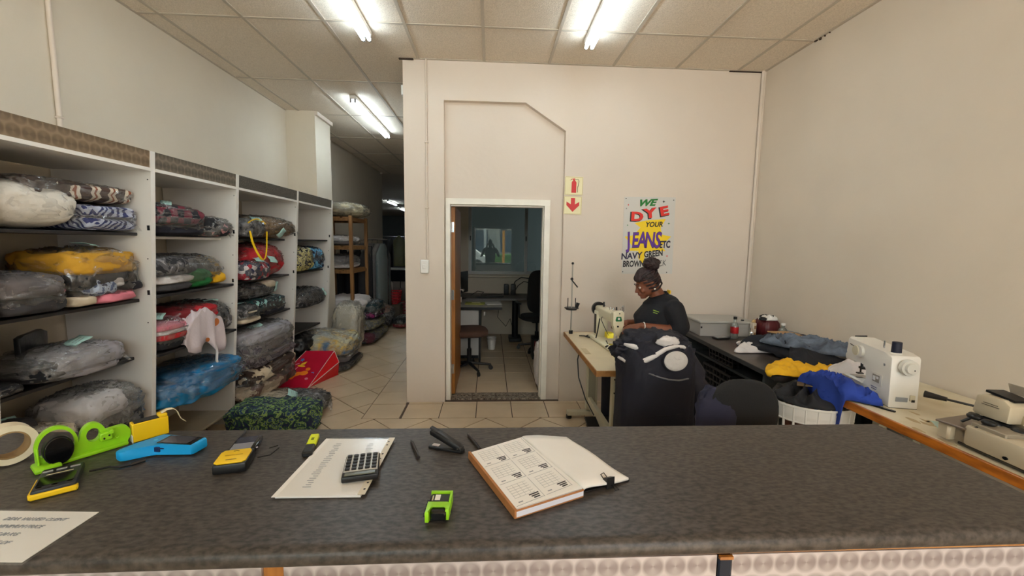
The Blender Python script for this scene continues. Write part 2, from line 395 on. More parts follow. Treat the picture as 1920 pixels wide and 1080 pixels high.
# shopfront wall behind the camera: piers, bulkhead, low sill with two openings
mb = MB(); mb.b2((XL, -3.2, ZB), (-2.45, -3.05, CT)); mb.b2((2.45, -3.2, ZB), (XR, -3.05, CT)); mb.b2((-2.45, -3.2, 3.0), (2.45, -3.05, CT)); mb.b2((-2.45, -3.2, ZB), (.9, -3.05, .25))
struct(mb.build('wall_front', WALL))
fr = MB()
for x in (-2.42, -.78, .9, 2.42): fr.b2((x - .025, -3.17, .25 if x < .8 else 0), (x + .025, -3.12, 3.0))
fr.b2((-2.42, -3.17, .25), (.9, -3.12, .3)); fr.b2((-2.42, -3.17, 2.95), (2.42, -3.12, 3.0))
fo = struct(fr.build('window_2', METD))
MB().b2((-2.4, -3.148, .3), (-.8, -3.142, 2.95)).b2((-.76, -3.148, .3), (.88, -3.142, 2.95)).build('window_pane', GLASS, fo)
# ---- floor: screed plus tiles as single pieces
fl = struct(MB().b2((XL, -3.2, -.1), (XR, 4.25, -.008)).b2((XL, 4.25, -.1), (XR, 10.5, -.008)).b2((-8, 10.5, -.1), (XR, 30, -.008)).build('floor', GROUT))
def clip(poly, inside, inter):
    out = []
    for i, p in enumerate(poly):
        q = poly[(i + 1) % len(poly)]; a, b = inside(p), inside(q)
        if a: out.append(p)
        if a != b: out.append(inter(p, q))
    return out
def clipx(poly, ax, val, keep_gt):
    ins = (lambda p: p[ax] >= val) if keep_gt else (lambda p: p[ax] <= val)
    def it(p, q):
        t = (val - p[ax]) / (q[ax] - p[ax]); return tuple(p[k] + t * (q[k] - p[k]) for k in (0, 1))
    return clip(poly, ins, it) if poly else []
def area2(p): return abs(sum(p[i][0] * p[(i + 1) % len(p)][1] - p[(i + 1) % len(p)][0] * p[i][1] for i in range(len(p)))) / 2
rnd = random.Random(4)
rest = MB()
def floor_tile(poly, piece=True):
    if len(poly) < 3 or area2(poly) < .002: return
    z = -.0015 + rnd.uniform(-.0006, .0006)
    if piece: MB().prism(poly, -.009, z).build('tile', TILE, fl, 0)
    else: rest.prism(poly, -.009, z)
def rect_tiles(x0, x1, y0, y1, ox, oy, t=.335, g=.0045, piece=True):
    i = math.floor((x0 - ox) / t)
    while ox + i * t < x1:
        j = math.floor((y0 - oy) / t)
        while oy + j * t < y1:
            a, b = max(x0, ox + i * t) + g, min(x1, ox + (i + 1) * t) - g; c, d = max(y0, oy + j * t) + g, min(y1, oy + (j + 1) * t) - g
            if b - a > .02 and d - c > .02: floor_tile([(a, c), (b, c), (b, d), (a, d)], piece)
            j += 1
        i += 1
rect_tiles(-.79, XR, 3.615, YB, -.79, 3.615)                      # border course along the back wall
rect_tiles(-1.14, XC, 3.95, 8.2, -1.147, 3.615)                   # border course along the corridor wall
rect_tiles(-1.14, -.79, 3.615, 3.95, -1.14, 3.615)
rect_tiles(-.69, XR, 4.25, 7.1, -.14, 4.262)                      # office
s = .352; h = s / math.sqrt(2) - .0065
for i in range(-14, 16):
    for j in range(-24, 24):
        cx = -.775 + (i + j) * s / math.sqrt(2); cy = 3.6 + (i - j) * s / math.sqrt(2)
        for rg in ((XL, XR, 2.3, 3.612), (XL, -1.143, 3.612, 8.2)):
            p = [(cx + h, cy), (cx, cy + h), (cx - h, cy), (cx, cy - h)]
            for ax, v, k in ((0, rg[0], True), (0, rg[1], False), (1, rg[2], True), (1, rg[3], False)): p = clipx(p, ax, v, k)
            vis = not (cx < -2.3) and not (cx > 1.9)
            floor_tile(p, vis)
rect_tiles(XL, XR, -3.0, 2.3, 0, 0, .335, .003, False); rect_tiles(-2.7, XC, 8.2, 10.5, 0, 8.2, .335, .003, False)
o = rest.build('tile_field', TILE, fl, 0); o['kind'] = 'stuff'
# threshold: two rows of patterned border tiles
TH = pattern('patterned_threshold_tile', 'noise', [(60, 48, 40), (150, 138, 122), (78, 62, 50), (176, 164, 148)], 34, .4, [0, .42, .5, .56], stretch=(1, 2.2, 1))
k = 0
for y0, y1 in ((4.075, 4.152), (4.165, 4.245)):
    for i in range(4):
        MB().b2((-.412 + i * .242, y0, -.009), (-.412 + i * .242 + .236, y1, .003)).build('threshold_tile', TH, fl, 0)
# ---- ceiling: grid of runners with mineral tiles lying in it
ce = struct(MB().b2((XL - .2, -3.2, CH + .03), (XR + .1, 10.5, CH + .1)).b2((-8, 10.5, CH), (XR, 27.05, CH + .1)).build('ceiling', CEILT))
gx0, gy0 = -2.47, 3.397
rn = MB(); tb = {}
xs = [XL] + [gx0 + .6 * i for i in range(9)] + [XR]
ys = [gy0 + 1.2 * j for j in range(-5, 6)] + [10.5]
for a, b in zip(xs, xs[1:]):
    for c_, d in zip(ys, ys[1:]):
        if c_ > 3.9 and a > -1: continue
        if c_ > 2.5 and a < XC < b and d > YB: pass
        key = (round(b - a, 3), round(d - c_, 3))
        sag = rnd.uniform(0, .002)
        if key not in tb:
            o = MB().box((0, 0, .010), (b - a - .012, d - c_ - .012, .014), bevel=.003).build('ceiling_tile', CEILT, ce, 0, ((a + b) / 2, (c_ + d) / 2, CH - sag)); tb[key] = o
        else:
            o = tb[key].copy(); C.objects.link(o); o.location = ((a + b) / 2, (c_ + d) / 2, CH - sag)
for x in xs[1:-1]: rn.b2((x - .012, -3, CH - .004), (x + .012, 10.5 if x < -.8 else YB, CH + .012))
for y in ys[:-1]: rn.b2((XL, y - .011, CH - .0035), (XR if y < 4 else XC, y + .011, CH + .012))
rn.b2((XL, -3, CH - .004), (XL + .02, 5.65, CH + .01)); rn.b2((XR - .02, -3, CH - .004), (XR, YB, CH + .01)); rn.b2((XC, YB - .02, CH - .004), (XR, YB, CH + .01))
rn.build('ceiling_runners', TBAR, ce)['kind'] = 'stuff'
g = MB(); g.b2((XC - .03, 3.985, CH - .012), (XC + .1, YB - .001, CH - .003)); g.b2((2.25, 3.995, CH - .012), (2.6, YB - .001, CH - .004))
for i in range(4): g.b2((XR - .012, 3.25 + i * .04, CH - .012 - .004 * (i % 3)), (XR - .001, 3.245 + i * .05, CH - .002))
g.build('crack', DIRT, ce)
# ---- door frame and leaf (door_1)
df = MB()
df.b2((-.430, 4.045, 0), (-.388, 4.18, 1.944)).b2((.524, 4.045, 0), (.578, 4.18, 1.944)).b2((-.430, 4.045, 1.9445), (.578, 4.18, 2.000))
df.b2((.512, 4.10, 0), (.526, 4.18, 1.944)).b2((-.387, 4.10, 1.93), (.512, 4.18, 1.944))
struct(df.build('door_1', mat('door_frame_enamel', (232, 226, 214), .35, var=.04, vs=9)))
d = bpy.data.objects['door_1']
leaf = MB().b2((-.392, 4.19, .012), (-.352, 4.98, 1.935), .003).build('door_leaf', WOOD, d)
for z in (.28, 1.05, 1.73):
    MB().b2((-.388, 4.184, z - .05), (-.362, 4.189, z + .05)).cyl((-.384, 4.182, z - .05), (-.384, 4.182, z + .05), .006).build('hinge', CHROME, leaf)
hd = MB().cyl((-.352, 4.92, 1.02), (-.310, 4.92, 1.02), .009).cyl((-.313, 4.92, 1.02), (-.313, 4.80, 1.02), .009).b2((-.352, 4.90, .95), (-.347, 4.94, 1.08)).build('door_handle', CHROME, leaf)
# ---- office shell
OY = 7.1
mb = MB(); mb.b2((XC + .12, OY, 0), (XR, OY + .12, 1.06)); mb.b2((XC + .12, OY, 2.35), (XR, OY + .12, CH)); mb.b2((XC + .12, OY, 1.06), (-.37, OY + .12, 2.35)); mb.b2((1.55, OY, 1.06), (XR, OY + .12, 2.35))
struct(mb.build('wall_office', WALLL))
struct(MB().b2((XC + .12, 4.25, 2.6), (XR, OY, 2.65)).build('ceiling_office', mat('office_ceiling', (170, 166, 156), .8)))
wf = MB()
wf.b2((-.37, OY - .02, 1.05), (1.55, OY + .07, 1.10)).b2((-.37, OY - .02, 2.30), (1.55, OY + .07, 2.35)).b2((-.37, OY - .02, 1.1), (-.318, OY + .07, 2.3)).b2((.585, OY - .02, 1.1), (.635, OY + .07, 2.3)).b2((1.5, OY - .02, 1.1), (1.55, OY + .07, 2.3))
ALU = mat('anodised_aluminium', (150, 150, 148), .45, .5)
wf.b2((-.26, OY, 1.1), (-.235, OY + .05, 2.3)) if 0 else None
wo = struct(wf.build('window_1', ALU))
MB().b2((-.318, OY + .02, 1.1), (.585, OY + .026, 2.3)).build('window_pane', GLASS, wo); MB().b2((.635, OY + .02, 1.1), (1.5, OY + .026, 2.3)).build('window_pane', GLASS, wo)
MB().b2((-.345, OY - .03, 1.62), (-.325, OY - .02, 1.70)).b2((.6, OY - .03, 1.62), (.62, OY - .02, 1.70)).build('window_latch', BLKP, wo)
MB().b2((-.42, OY - .09, 1.0), (1.6, OY, 1.04), .006).build('window_sill', WALLL, wo)
# room behind the office window, unlit
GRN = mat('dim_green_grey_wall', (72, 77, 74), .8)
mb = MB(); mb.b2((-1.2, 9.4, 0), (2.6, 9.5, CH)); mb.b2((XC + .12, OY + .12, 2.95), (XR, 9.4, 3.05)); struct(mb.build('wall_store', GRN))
# ---- far storeroom
mb = MB(); mb.b2((-8, 27, ZB), (XR, 27.1, CT)); mb.b2((-8.1, 10.5, ZB), (-8, 27, CT)); mb.b2((XR, 9.5, ZB), (XR + .1, 27, CT)); mb.b2((XC + .12, 10.4, ZB), (XR, 10.5, CT))
struct(mb.build('wall_storeroom', mat('storeroom_wall', (120, 124, 120), .8)))
# ---- conduits and sockets
def conduit(n, p0, p1, r, clips, dx=(0, 0, 0), twin=None):
    m = MB().cyl(p0, p1, r, seg=10)
    if twin: m.cyl(V(p0) + V(twin), V(p1) + V(twin), r * .7, seg=8)
    o = struct(m.build(n, WALL)); 
    if clips:
        for z in clips: MB().box((p0[0], p0[1], z), (.035, .03, .014), bevel=.003).build('conduit_clip', WALL, o)
    return o
conduit('trim_2', (-.6, YB - .011, 1.42), (-.6, YB - .011, CH), .009, (1.9, 2.5))
conduit('trim_3', (2.575, YB - .02, .77), (2.575, YB - .02, CH), .014, (), twin=(.022, .005, 0))
conduit('trim_4', (XL + .013, 2.755, 2.0), (XL + .013, 2.755, CH), .013, (2.3,))
o = MB().b2((-.665, YB - .03, 1.28), (-.585, YB, 1.41), .006).build('light_switch', WHP); tag(o, 'white square switch box at the foot of the wall conduit', 'switch')
MB().b2((-.642, YB - .036, 1.325), (-.608, YB - .029, 1.365), .003).build('rocker', WHP, o)
struct(MB().b2((XC - .025, 4.04, 2.93), (XC - .001, 4.10, 3.02), .006).build('trim_5', WHP))
# ================================================================ SHELVING
def fx(z): return -2.2 + .15 * z / 2.07
PY = [1.84, 2.69, 3.54, 4.60, 5.56]
def shelving(i, label, fascia, shelves):
    y0, y1 = PY[i], PY[i + 1]
    t = thing('shelving_unit', label, 'shelving', (-2.4, (y0 + y1) / 2, 0), group=None); ly = (y1 - y0) / 2; ox = 2.4
    for s_ in ((-1, 1) if i == 0 else (1,)):
        yy = s_ * ly
        pr = [(XL + .01 + ox, 0), (fx(0) - .05 + ox, 0), (fx(0) - .012 + ox, .03), (fx(.1) + ox, .11), (fx(1.0) + ox + .006, 1.0), (fx(2.1) + ox, 2.10), (XL + .01 + ox, 2.10)]
        m = MB(); m.prism(pr, -.017, .017, Matrix(((1, 0, 0, 0), (0, 0, -1, yy), (0, 1, 0, 0), (0, 0, 0, 1))))
        m.build('side_panel', WHITE, t, 30)
        if s_ == 1:
            hs = MB()
            for z in (1.64, 1.24): hs.box((fx(z) + ox - .012, yy - .0185, z), (.014, .004, .03))
            for z in (1.98, 1.5, 1.1): hs.cyl((fx(z) + ox - .02, yy - .0185, z - .05), (fx(z) + ox - .02, yy - .0175, z - .05), .004, seg=8)
            hs.build('fixing_screws', CHROME if i == 1 else METD, t)
    m = MB(); a = .10 / 2.07 * .15
    m.prism([(fx(2.0) + ox - .02, 2.0), (fx(2.0) + ox - .004, 2.0), (fx(2.1) + ox - .004, 2.10), (fx(2.1) + ox - .02, 2.10)], -ly + .018, ly - .018, Matrix(((1, 0, 0, 0), (0, 0, -1, 0), (0, 1, 0, 0), (0, 0, 0, 1))))
    m.build('fascia', fascia, t, 0)
    MB().b2((XL + .02 + ox, -ly + .018, 1.98), (fx(2.0) + ox + .006, ly - .018, 1.9995)).build('top_board', WHITE, t, 0)
    for z, x, mt in shelves:
        MB().b2((XL + .02 + ox, -ly + .018, z - .018), (x + ox, ly - .018, z), .002).build('shelf', mt, t, 0)
    MB().b2((XL + .012 + ox, -ly + .30, .1), (XL + .03 + ox, -ly + .325, 1.97)).build('upright_channel', METD, t, 0)
BEIGE = mat('beige_board', (188, 174, 150), .5, var=.06, vs=8)
shelving(0, 'nearest white shelving unit, brown swirled fascia across its top', SWIRL_B, [(1.61, -2.16, BLACKS), (1.20, -2.18, BLACKS), (.83, -2.24, BLACKS), (.40, -2.26, WHITE)])
shelving(1, 'second shelving unit, grey swirled fascia, bright blue bag low on it', SWIRL_G, [(1.59, -2.2, WHITE), (1.215, -2.118, BLACKS), (.835, -2.118, BLACKS), (.43, -2.24, BLACKS), (.125, -2.2, BEIGE)])
shelving(2, 'third shelving unit holding the tan rug and red bag, plain grey fascia', SPECKG, [(1.59, -2.2, BLACKS), (1.215, -2.17, BLACKS), (.845, -2.175, BLACKS), (.125, -2.21, BEIGE)])
shelving(3, 'farthest shelving unit beside the white pilaster, plain grey fascia', SPECKG, [(1.59, -2.12, BLACKS), (1.215, -2.19, BLACKS), (.77, -2.3, WHITE), (.50, -2.25, BLACKS)])

# ================================================================ BUNDLES OF LAUNDRY IN PLASTIC
from mathutils.bvhtree import BVHTree
SC = [0]
def bundle(label, lo, hi, layers, cat='bag', rz=0, tagp=None, group=None, film=FILM, e=(.45, .42), name='bagged_laundry', tail=None, bagamp=.05, tilt=None, puff=1.05, drop=0, seed=None):
    """clothes folded in layers inside a clear bag; layers = (material, x0,x1,y0,y1,z0,z1 in unit coords[, folds])"""
    SC[0] += 1; sd = seed or SC[0]; sx, sy, sz = (h - l for l, h in zip(lo, hi))
    c = [(l + h) / 2 for l, h in zip(lo, hi)]
    t = thing(name, label, cat, (c[0], c[1], lo[2]), rz, group, rot=tilt)
    for k, L in enumerate(layers):
        m, x0, x1, y0, y1, z0, z1 = L[:7]; fo = L[7] if len(L) > 7 else 0; amp = L[8] if len(L) > 8 else .07
        b = bmesh.new(); blob_bm(b, ((x0 + x1 - 1) / 2 * sx, (y0 + y1 - 1) / 2 * sy, z0 * sz + .003), ((x1 - x0) * sx, (y1 - y0) * sy, (z1 - z0) * sz), e[0], e[1], amp * 1.3, 6, sd * 3 + k, 56, 26, folds=fo, ridge=.03 if m is WHD else .10)
        b.normal_update(); BV = b.copy()
        mb = MB(); mb.bm = b; mb.build('folded_cloth', m, t, 180)
    if film:
        b = bmesh.new(); blob_bm(b, (0, 0, .001), (sx * puff, sy * (puff + .02), sz * 1.06), min(e[0] + .15, .85), min(e[1] + .1, .85), bagamp, 11, sd + 50, 84, 40, ridge=.17, rf=2.2)
        mb = MB(); mb.bm = b
        b.normal_update(); BV = b.copy()
        bag = mb.build('plastic_bag', film, t, 180)
        if tail:
            tx, ty, tl = tail; q = MB(); d = V((tx, ty, 0)).normalized(); n = V((-d.y, d.x, 0)); p0 = V((tx * sx / 2, ty * sy / 2, sz * .45))
            rows = []
            for j in range(7):
                u = j / 6; wd = .02 + .09 * u; rows.append([q.bm.verts.new(p0 + d * (tl * u - .02) + n * (wd * (v / 5 - .5) * 2) + V((0, 0, .02 * math.sin(v * 2.4 + j) * (.3 + u) - .05 * u * u))) for v in range(6)])
            for a_, b_ in zip(rows, rows[1:]):
                for v in range(5): q.bm.faces.new((a_[v], a_[v + 1], b_[v + 1], b_[v]))
            q.build('bag_end', film, t, 180)
    if tagp:
        for tp in (tagp if isinstance(tagp, list) else [tagp]):
            px, py, pz, rx, ry, rz_ = tp[:6]
            w_, h_ = (tp[6], tp[7]) if len(tp) > 7 else (.10, .07)
            bv = BVHTree.FromBMesh(BV)
            if pz > .8: hit = bv.ray_cast(V((px * sx, py * sy, 9)), V((0, 0, -1)))
            else: hit = bv.ray_cast(V((9, py * sy, pz * sz)), V((-1, 0, 0)))
            if hit[0] is None: hit = (V((px * sx, py * sy, sz)), V((0, 0, 1)))
            n0 = hit[1] if (hit[1].z if pz > .8 else hit[1].x) > 0 else -hit[1]
            nn = (n0 + V((.4, -.25, .5 if pz > .8 else 0))).normalized()
            q = MB(); n = 6
            vs = [[q.bm.verts.new((w_ * (i / n - .5), h_ * (j / 3 - .5), .006 * math.sin(i * .9))) for j in range(4)] for i in range(n + 1)]
            for i in range(n):
                for j in range(3): q.bm.faces.new((vs[i][j], vs[i + 1][j], vs[i + 1][j + 1], vs[i][j + 1]))
            qt = nn.to_track_quat('Z', 'Y') @ Euler((0, 0, R(rz_))).to_quaternion()
            s_ = q.build('paper_slip', CYANT, t, 180, tuple(hit[0] + nn * .012), tuple(qt.to_euler())); md = s_.modifiers.new('t', 'SOLIDIFY'); md.thickness = .0012
            for k in range(3):
                l = MB().box((-.005, (k - 1) * .016, .0065), (w_ * .55, .0025, .0006)); l.build('writing', INKL, s_, 0)
    return t
WHD = cloth('white_duvet_cloth', (226, 220, 208), .05); BRCK = pattern('brown_cream_check', 'wave', [(72, 48, 40), (222, 210, 190), (150, 88, 62), (222, 210, 190), (80, 60, 52)], 1.5, pos=[0, .18, .42, .6, .85], dist=.12, rot=(0, 0, 1.57))
DKBR = cloth('dark_brown_cloth', (72, 60, 54)); BLZ = pattern('navy_white_zigzag', 'wave', [(52, 58, 104), (176, 182, 200)], 14, dist=3, pos=[0, .48], rot=(.6, 0, .7))
GRYC = cloth('mid_grey_cloth', (104, 98, 98)); DGRY = cloth('dark_grey_cloth', (58, 56, 58)); MUST = cloth('mustard_cloth', (206, 154, 44), .1)
PINK = cloth('pink_cloth', (226, 130, 146)); DENIM = pattern('blue_white_print', 'noise', [(52, 60, 92), (190, 204, 226), (84, 104, 152)], 22, pos=[0, .46, .56]); LGRY = cloth('light_grey_cloth', (160, 156, 162)); LTG = cloth('pale_grey_cloth', (190, 186, 186), .06)
BEIGEC = cloth('beige_cloth', (196, 180, 156)); MAUVE = cloth('mauve_cloth', (98, 80, 84)); PLAID = pattern('dark_plaid', 'check', [(36, 36, 42), (62, 50, 54), (112, 36, 52)], 16, pos=[0, .5, .93])
BLKW = pattern('black_pink_print', 'noise', [(26, 26, 34), (204, 136, 138), (60, 60, 68)], 12, pos=[0, .56, .62]); GREEN = cloth('green_cloth', (22, 112, 52)); WHC = cloth('white_cloth', (214, 208, 206), .06); YELC = cloth('yellow_cloth', (232, 176, 26), .08)
RED = cloth('red_cloth', (186, 34, 42)); DRED = cloth('dark_red_cloth', (120, 28, 34)); BLUB = mat('bright_blue_plastic_cloth', (8, 116, 170), .35, var=.12, vs=7, bump=.5, bs=14)
TAN = mat('tan_shaggy_rug', (150, 122, 88), .95, rgb2=(110, 86, 60), vs=40, bump=1, bs=70); REDB = mat('red_plastic', (196, 26, 36), .4, var=.15, vs=8, bump=.4, bs=12)
MULT = pattern('red_white_navy_print', 'cell', [(36, 40, 74), (170, 34, 52), (206, 196, 196), (60, 60, 76)], 26); TEAL = pattern('teal_white_print', 'noise', [(18, 62, 64), (26, 40, 44), (150, 196, 190)], 18, pos=[0, .45, .62])
STRG = pattern('grey_stripe', 'wave', [(92, 84, 90), (60, 54, 60), (120, 112, 116)], 9, pos=[0, .4, .7], dist=2, rot=(0, .5, 0)); COW = pattern('cow_print', 'noise', [(62, 46, 38), (206, 188, 160)], 7, pos=[0, .52], dist=.6); COWP = pattern('brown_cream_pink_print', 'noise', [(58, 42, 36), (120, 84, 74), (210, 190, 164)], 6, pos=[0, .44, .56], dist=.5)
YBK = pattern('yellow_black_leaf_print', 'noise', [(28, 28, 30), (214, 204, 130), (40, 40, 40)], 17, pos=[0, .47, .62], dist=1.6); BPAT = pattern('blue_navy_leaf_print', 'noise', [(20, 30, 60), (94, 160, 200), (34, 54, 96)], 15, pos=[0, .46, .6], dist=1.4)
SPKB = pattern('dark_grey_speckle', 'noise', [(38, 38, 42), (92, 90, 92), (150, 146, 148)], 16, pos=[0, .5, .64], dist=1)

# bay 1
bundle('puffy white duvet on the top shelf of the nearest unit', (-2.58, 1.90, 1.612), (-2.12, 2.345, 1.845), [(WHD, 0, 1, 0, 1, 0, 1, 0, .05)], 'duvet', e=(.75, .6), name='bagged_duvet', bagamp=.02, film=FILM0, puff=1.02)
bundle('navy and white zigzag blanket folded beside the white duvet', (-2.55, 2.33, 1.612), (-2.135, 2.66, 1.752), [(BLZ, 0, 1, 0, 1, 0, .5), (BLZ, 0, 1, 0, 1, .48, 1)], 'blanket', e=(.4, .3), tail=(.6, 1, .06), name='bagged_blanket')
bundle('brown and cream checked blanket lying on the zigzag blanket', (-2.55, 2.05, 1.765), (-2.14, 2.655, 1.868), [(DKBR, 0, .97, 0, .6, 0, 1, 2), (BRCK, .1, 1, .25, 1, 0, .95, 2)], 'blanket', e=(.4, .35), name='bagged_blanket', bagamp=.03)
bundle('grey blanket in clear plastic at the shelf edge, left of the mustard bundle', (-2.5, 1.90, 1.203), (-2.12, 2.21, 1.40), [(GRYC, 0, 1, 0, 1, .35, 1), (DGRY, 0, 1, 0, 1, 0, .42)], 'blanket', e=(.6, .5), name='bagged_blanket')
bundle('dim mauve bundle at the back behind the grey blanket', (-2.61, 1.88, 1.203), (-2.5, 2.28, 1.46), [(MAUVE, 0, 1, 0, 1, 0, 1)], 'bundle', e=(.7, .6))
bundle('large bag with mustard throw over black, blue and pink clothes', (-2.5, 2.23, 1.203), (-2.13, 2.66, 1.50),
       [(MUST, 0, 1, 0, 1, .52, 1, 0, .1), (BLKC, .1, .98, 0, .98, .28, .62), (DENIM, .35, 1, .22, .62, .15, .5), (BEIGEC, .5, 1, .0, .3, .02, .2), (WHC, .6, 1.0, .45, .7, .3, .5), (PINK, .1, 1.0, .3, .95, 0, .22), (NAVYD, .4, 1, .72, 1, .2, .4), (BLKC, 0, .9, 0, .95, .0, .3)],
       'bag', tagp=(.12, .0, 1.02, 8, 24, 60), film=FILM, bagamp=.07, tail=(.5, 1, .05), e=(.5, .45))
bt = thing('carrier_bag', 'flat black carrier bag with red print standing behind the grey hoodie', 'bag', (-2.42, 2.27, .95), R(-62))
m = MB(); m.prism([(-.15, -.08), (.15, -.08), (.14, .12), (.09, .125), (-.10, .125), (-.17, .10)], -.012, .012, TXZ, .004); m.build('bag_body', mat('black_satin_plastic', (20, 20, 22), .3, bump=.4, bs=14), bt)
text('SIHL', .05, mat('red_print', (196, 60, 40), .6), bt, (-.02, -.0135, .04), (R(90), R(-90), 0), 'print')
MB().box((.11, -.014, .10), (.012, .002, .03)).build('handle_loop', WHC, bt)
bundle('light grey hoodie in thin plastic on the third shelf', (-2.48, 2.06, .832), (-2.14, 2.53, .99), [(LGRY, 0, 1, .18, 1, .1, 1, 0, .1), (LGRY, .3, 1, .3, .95, 0, .4), (BLKC, 0, .9, 0, .4, .1, .8)], 'clothes', tagp=(.15, .12, 1.03, 0, 12, 70), film=FILM2, bagamp=.08, tail=(.2, 1, .07), e=(.6, .5))
bundle('flat dark garment in plastic at the near end of the third shelf', (-2.5, 1.87, .832), (-2.22, 2.06, .88), [(BLKC, 0, 1, 0, 1, 0, 1)], 'clothes', e=(.5, .5))
bundle('pale grey fleece over dark clothes in a bag on the lowest shelf', (-2.5, 2.22, .402), (-2.14, 2.65, .70), [(LTG, .1, 1, 0, .72, .45, 1, 0, .08), (SPKB, 0, 1, .1, 1, 0, .62)], 'bag', film=FILM2, bagamp=.08, e=(.6, .55))
bundle('beige blanket with black piping on the lowest shelf', (-2.5, 1.88, .402), (-2.13, 2.22, .62), [(BEIGEC, 0, 1, 0, 1, .55, 1), (BLKC, 0, 1.01, 0, 1.0, .45, .57), (BEIGEC, 0, 1, 0, 1, 0, .48), (DGRY, .0, .6, 0, .8, .8, 1.25)], 'blanket', e=(.5, .45), tagp=(-.1, .1, 1.22, 0, 10, 80, .13, .09))
# bay 2
bundle('dark plaid blanket in glossy plastic on the top shelf', (-2.5, 2.73, 1.592), (-2.08, 3.22, 1.80), [(PLAID, 0, 1, 0, 1, .3, 1, 0), (NAVYD, 0, 1, 0, 1, 0, .35)], 'blanket', tagp=(.2, .0, .98, -8, 26, 70, .12, .06), e=(.6, .5), name='bagged_blanket', bagamp=.06)
bundle('black and pink printed clothes behind the dark plaid blanket', (-2.48, 3.2, 1.592), (-2.08, 3.54, 1.745), [(BLKC, 0, 1, 0, .7, .2, 1), (BLKW, .1, 1, .3, 1, 0, .8)], 'clothes', film=FILM2, tail=(.7, .7, .05), e=(.6, .6), bagamp=.09)
bundle('dark grey, white, green and yellow clothes bagged together', (-2.48, 2.74, 1.218), (-2.11, 3.44, 1.455), [(SPKB, 0, 1, 0, .62, .42, 1), (WHC, .2, 1, 0, .52, .2, .46), (DGRY, .2, 1.0, 0, .5, 0, .25), (GREEN, .3, 1, .46, .78, 0, .58), (DGRY, 0, .8, .4, .9, 0, .75), (YELC, .4, 1, .78, 1, .05, .42)], 'clothes', e=(.6, .5), bagamp=.06)
bundle('small bag of pink, white and red clothes at the near shelf end', (-2.36, 2.73, .838), (-2.1, 2.98, 1.04), [(PINK, 0, 1, 0, 1, .62, .85), (WHC, 0, 1, 0, 1, .5, .66), (RED, 0, 1, 0, 1, .3, .55), (BLKC, 0, 1, 0, 1, 0, .35)], 'bag', tagp=(.1, -.1, .9, 0, 20, 80), e=(.5, .45))
bundle('dark red blanket with grey end, at the back of the shelf', (-2.52, 2.95, .838), (-2.12, 3.52, 1.09), [(DRED, 0, 1, 0, .7, .3, 1), (SPKB, 0, 1, .58, 1, 0, .86), (RED, .2, 1, .2, .7, .5, .98)], 'blanket', tagp=(.3, .2, .85, 0, 40, 80), e=(.6, .5), name='bagged_blanket')
fl_ = pattern('white_cloth_orange_spot', 'spot', [(206, 120, 62), (214, 200, 204)], 7, pos=[0, .22])
def zf2(x, y): return .842 if x < -2.118 else .842 - .0 * x
def mp2(p):
    e_ = -2.105
    if p.x > e_: d_ = p.x - e_; return V((e_ + .012 + .02 * math.sin(p.y * 40) * min(1, d_ * 9), p.y, p.z - d_ * 1.1))
    return p
fo = polar_cloth('draped_cloth', fl_, [(-2.36, 2.95), (-2.2, 2.9), (-2.06, 2.94), (-2.03, 3.04), (-2.08, 3.12), (-2.0, 3.2), (-1.98, 3.3), (-2.12, 3.33), (-2.25, 3.24), (-2.38, 3.1)], zf2, .235, 3, mapf=mp2, ridge=.3, freq=5)
tag(fo, 'white cloth with orange spots sagging over the black shelf edge', 'cloth')
MB().tube([(-2.085, 3.2, .78), (-2.08, 3.205, .72), (-2.083, 3.20, .66), (-2.078, 3.207, .60), (-2.082, 3.203, .54)], .009, 6).build('drawstring', WHC, fo)
bundle('bright blue glossy bag sticking out over the low shelf', (-2.52, 2.74, .432), (-2.0, 3.50, .645), [(BLUB, 0, 1, 0, 1, 0, .7, 0, .12), (BLUB, .15, .98, .15, .98, .35, 1, 2, .12)], 'bag', film=FILM, bagamp=.1, e=(.55, .5), tail=(.5, .95, .10))
# bay 3
bundle('long tan shaggy rug rolled in plastic on the top shelf', (-2.52, 3.86, 1.592), (-2.07, 4.68, 1.80), [(TAN, 0, 1, 0, 1, 0, 1, 0, .05)], 'rug', tagp=(.46, -.05, .3, 0, 70, 60, .1, .08), e=(.8, .6), tail=(.7, .8, .07), name='bagged_rug')
yb = bundle('small bag with yellow carrying straps in front of the tan rug', (-2.3, 3.62, 1.592), (-2.03, 3.92, 1.75), [(SPKB, 0, 1, 0, 1, 0, .9)], 'bag', tagp=(.3, .2, .95, 0, 30, 80, .1, .08), e=(.5, .5))
MB().tube([(.12, -.12 + .26 * i / 10, .13 + .035 * math.sin(PI * i / 10)) for i in range(11)], .009, 6, .6).build('strap', YEL, yb)
MB().tube([(.12 + .03 * math.sin(PI * i / 14), -.11 + .27 * (i / 14), .06 - .25 * math.sin(PI * (i / 14)) ** .7) for i in range(15)], .009, 6, .6).build('hanging_strap', YEL, yb)
bundle('shiny red bag bulging on the second shelf', (-2.48, 3.78, 1.218), (-2.1, 4.43, 1.53), [(REDB, 0, 1, .12, 1, 0, 1, 0, .08), (DRED, 0, .9, 0, .7, .3, 1.0), (RED, .6, 1, 0, .4, .2, .9)], 'bag', tagp=(.46, -.05, .55, 0, 80, 80, .07, .1), e=(.75, .6), bagamp=.07)
bundle('red, white and navy printed clothes in front of the red bag', (-2.22, 3.60, 1.218), (-2.03, 3.98, 1.385), [(MULT, 0, 1, 0, 1, 0, 1)], 'clothes', tagp=(.2, .1, .95, 0, 30, 80), e=(.6, .5))
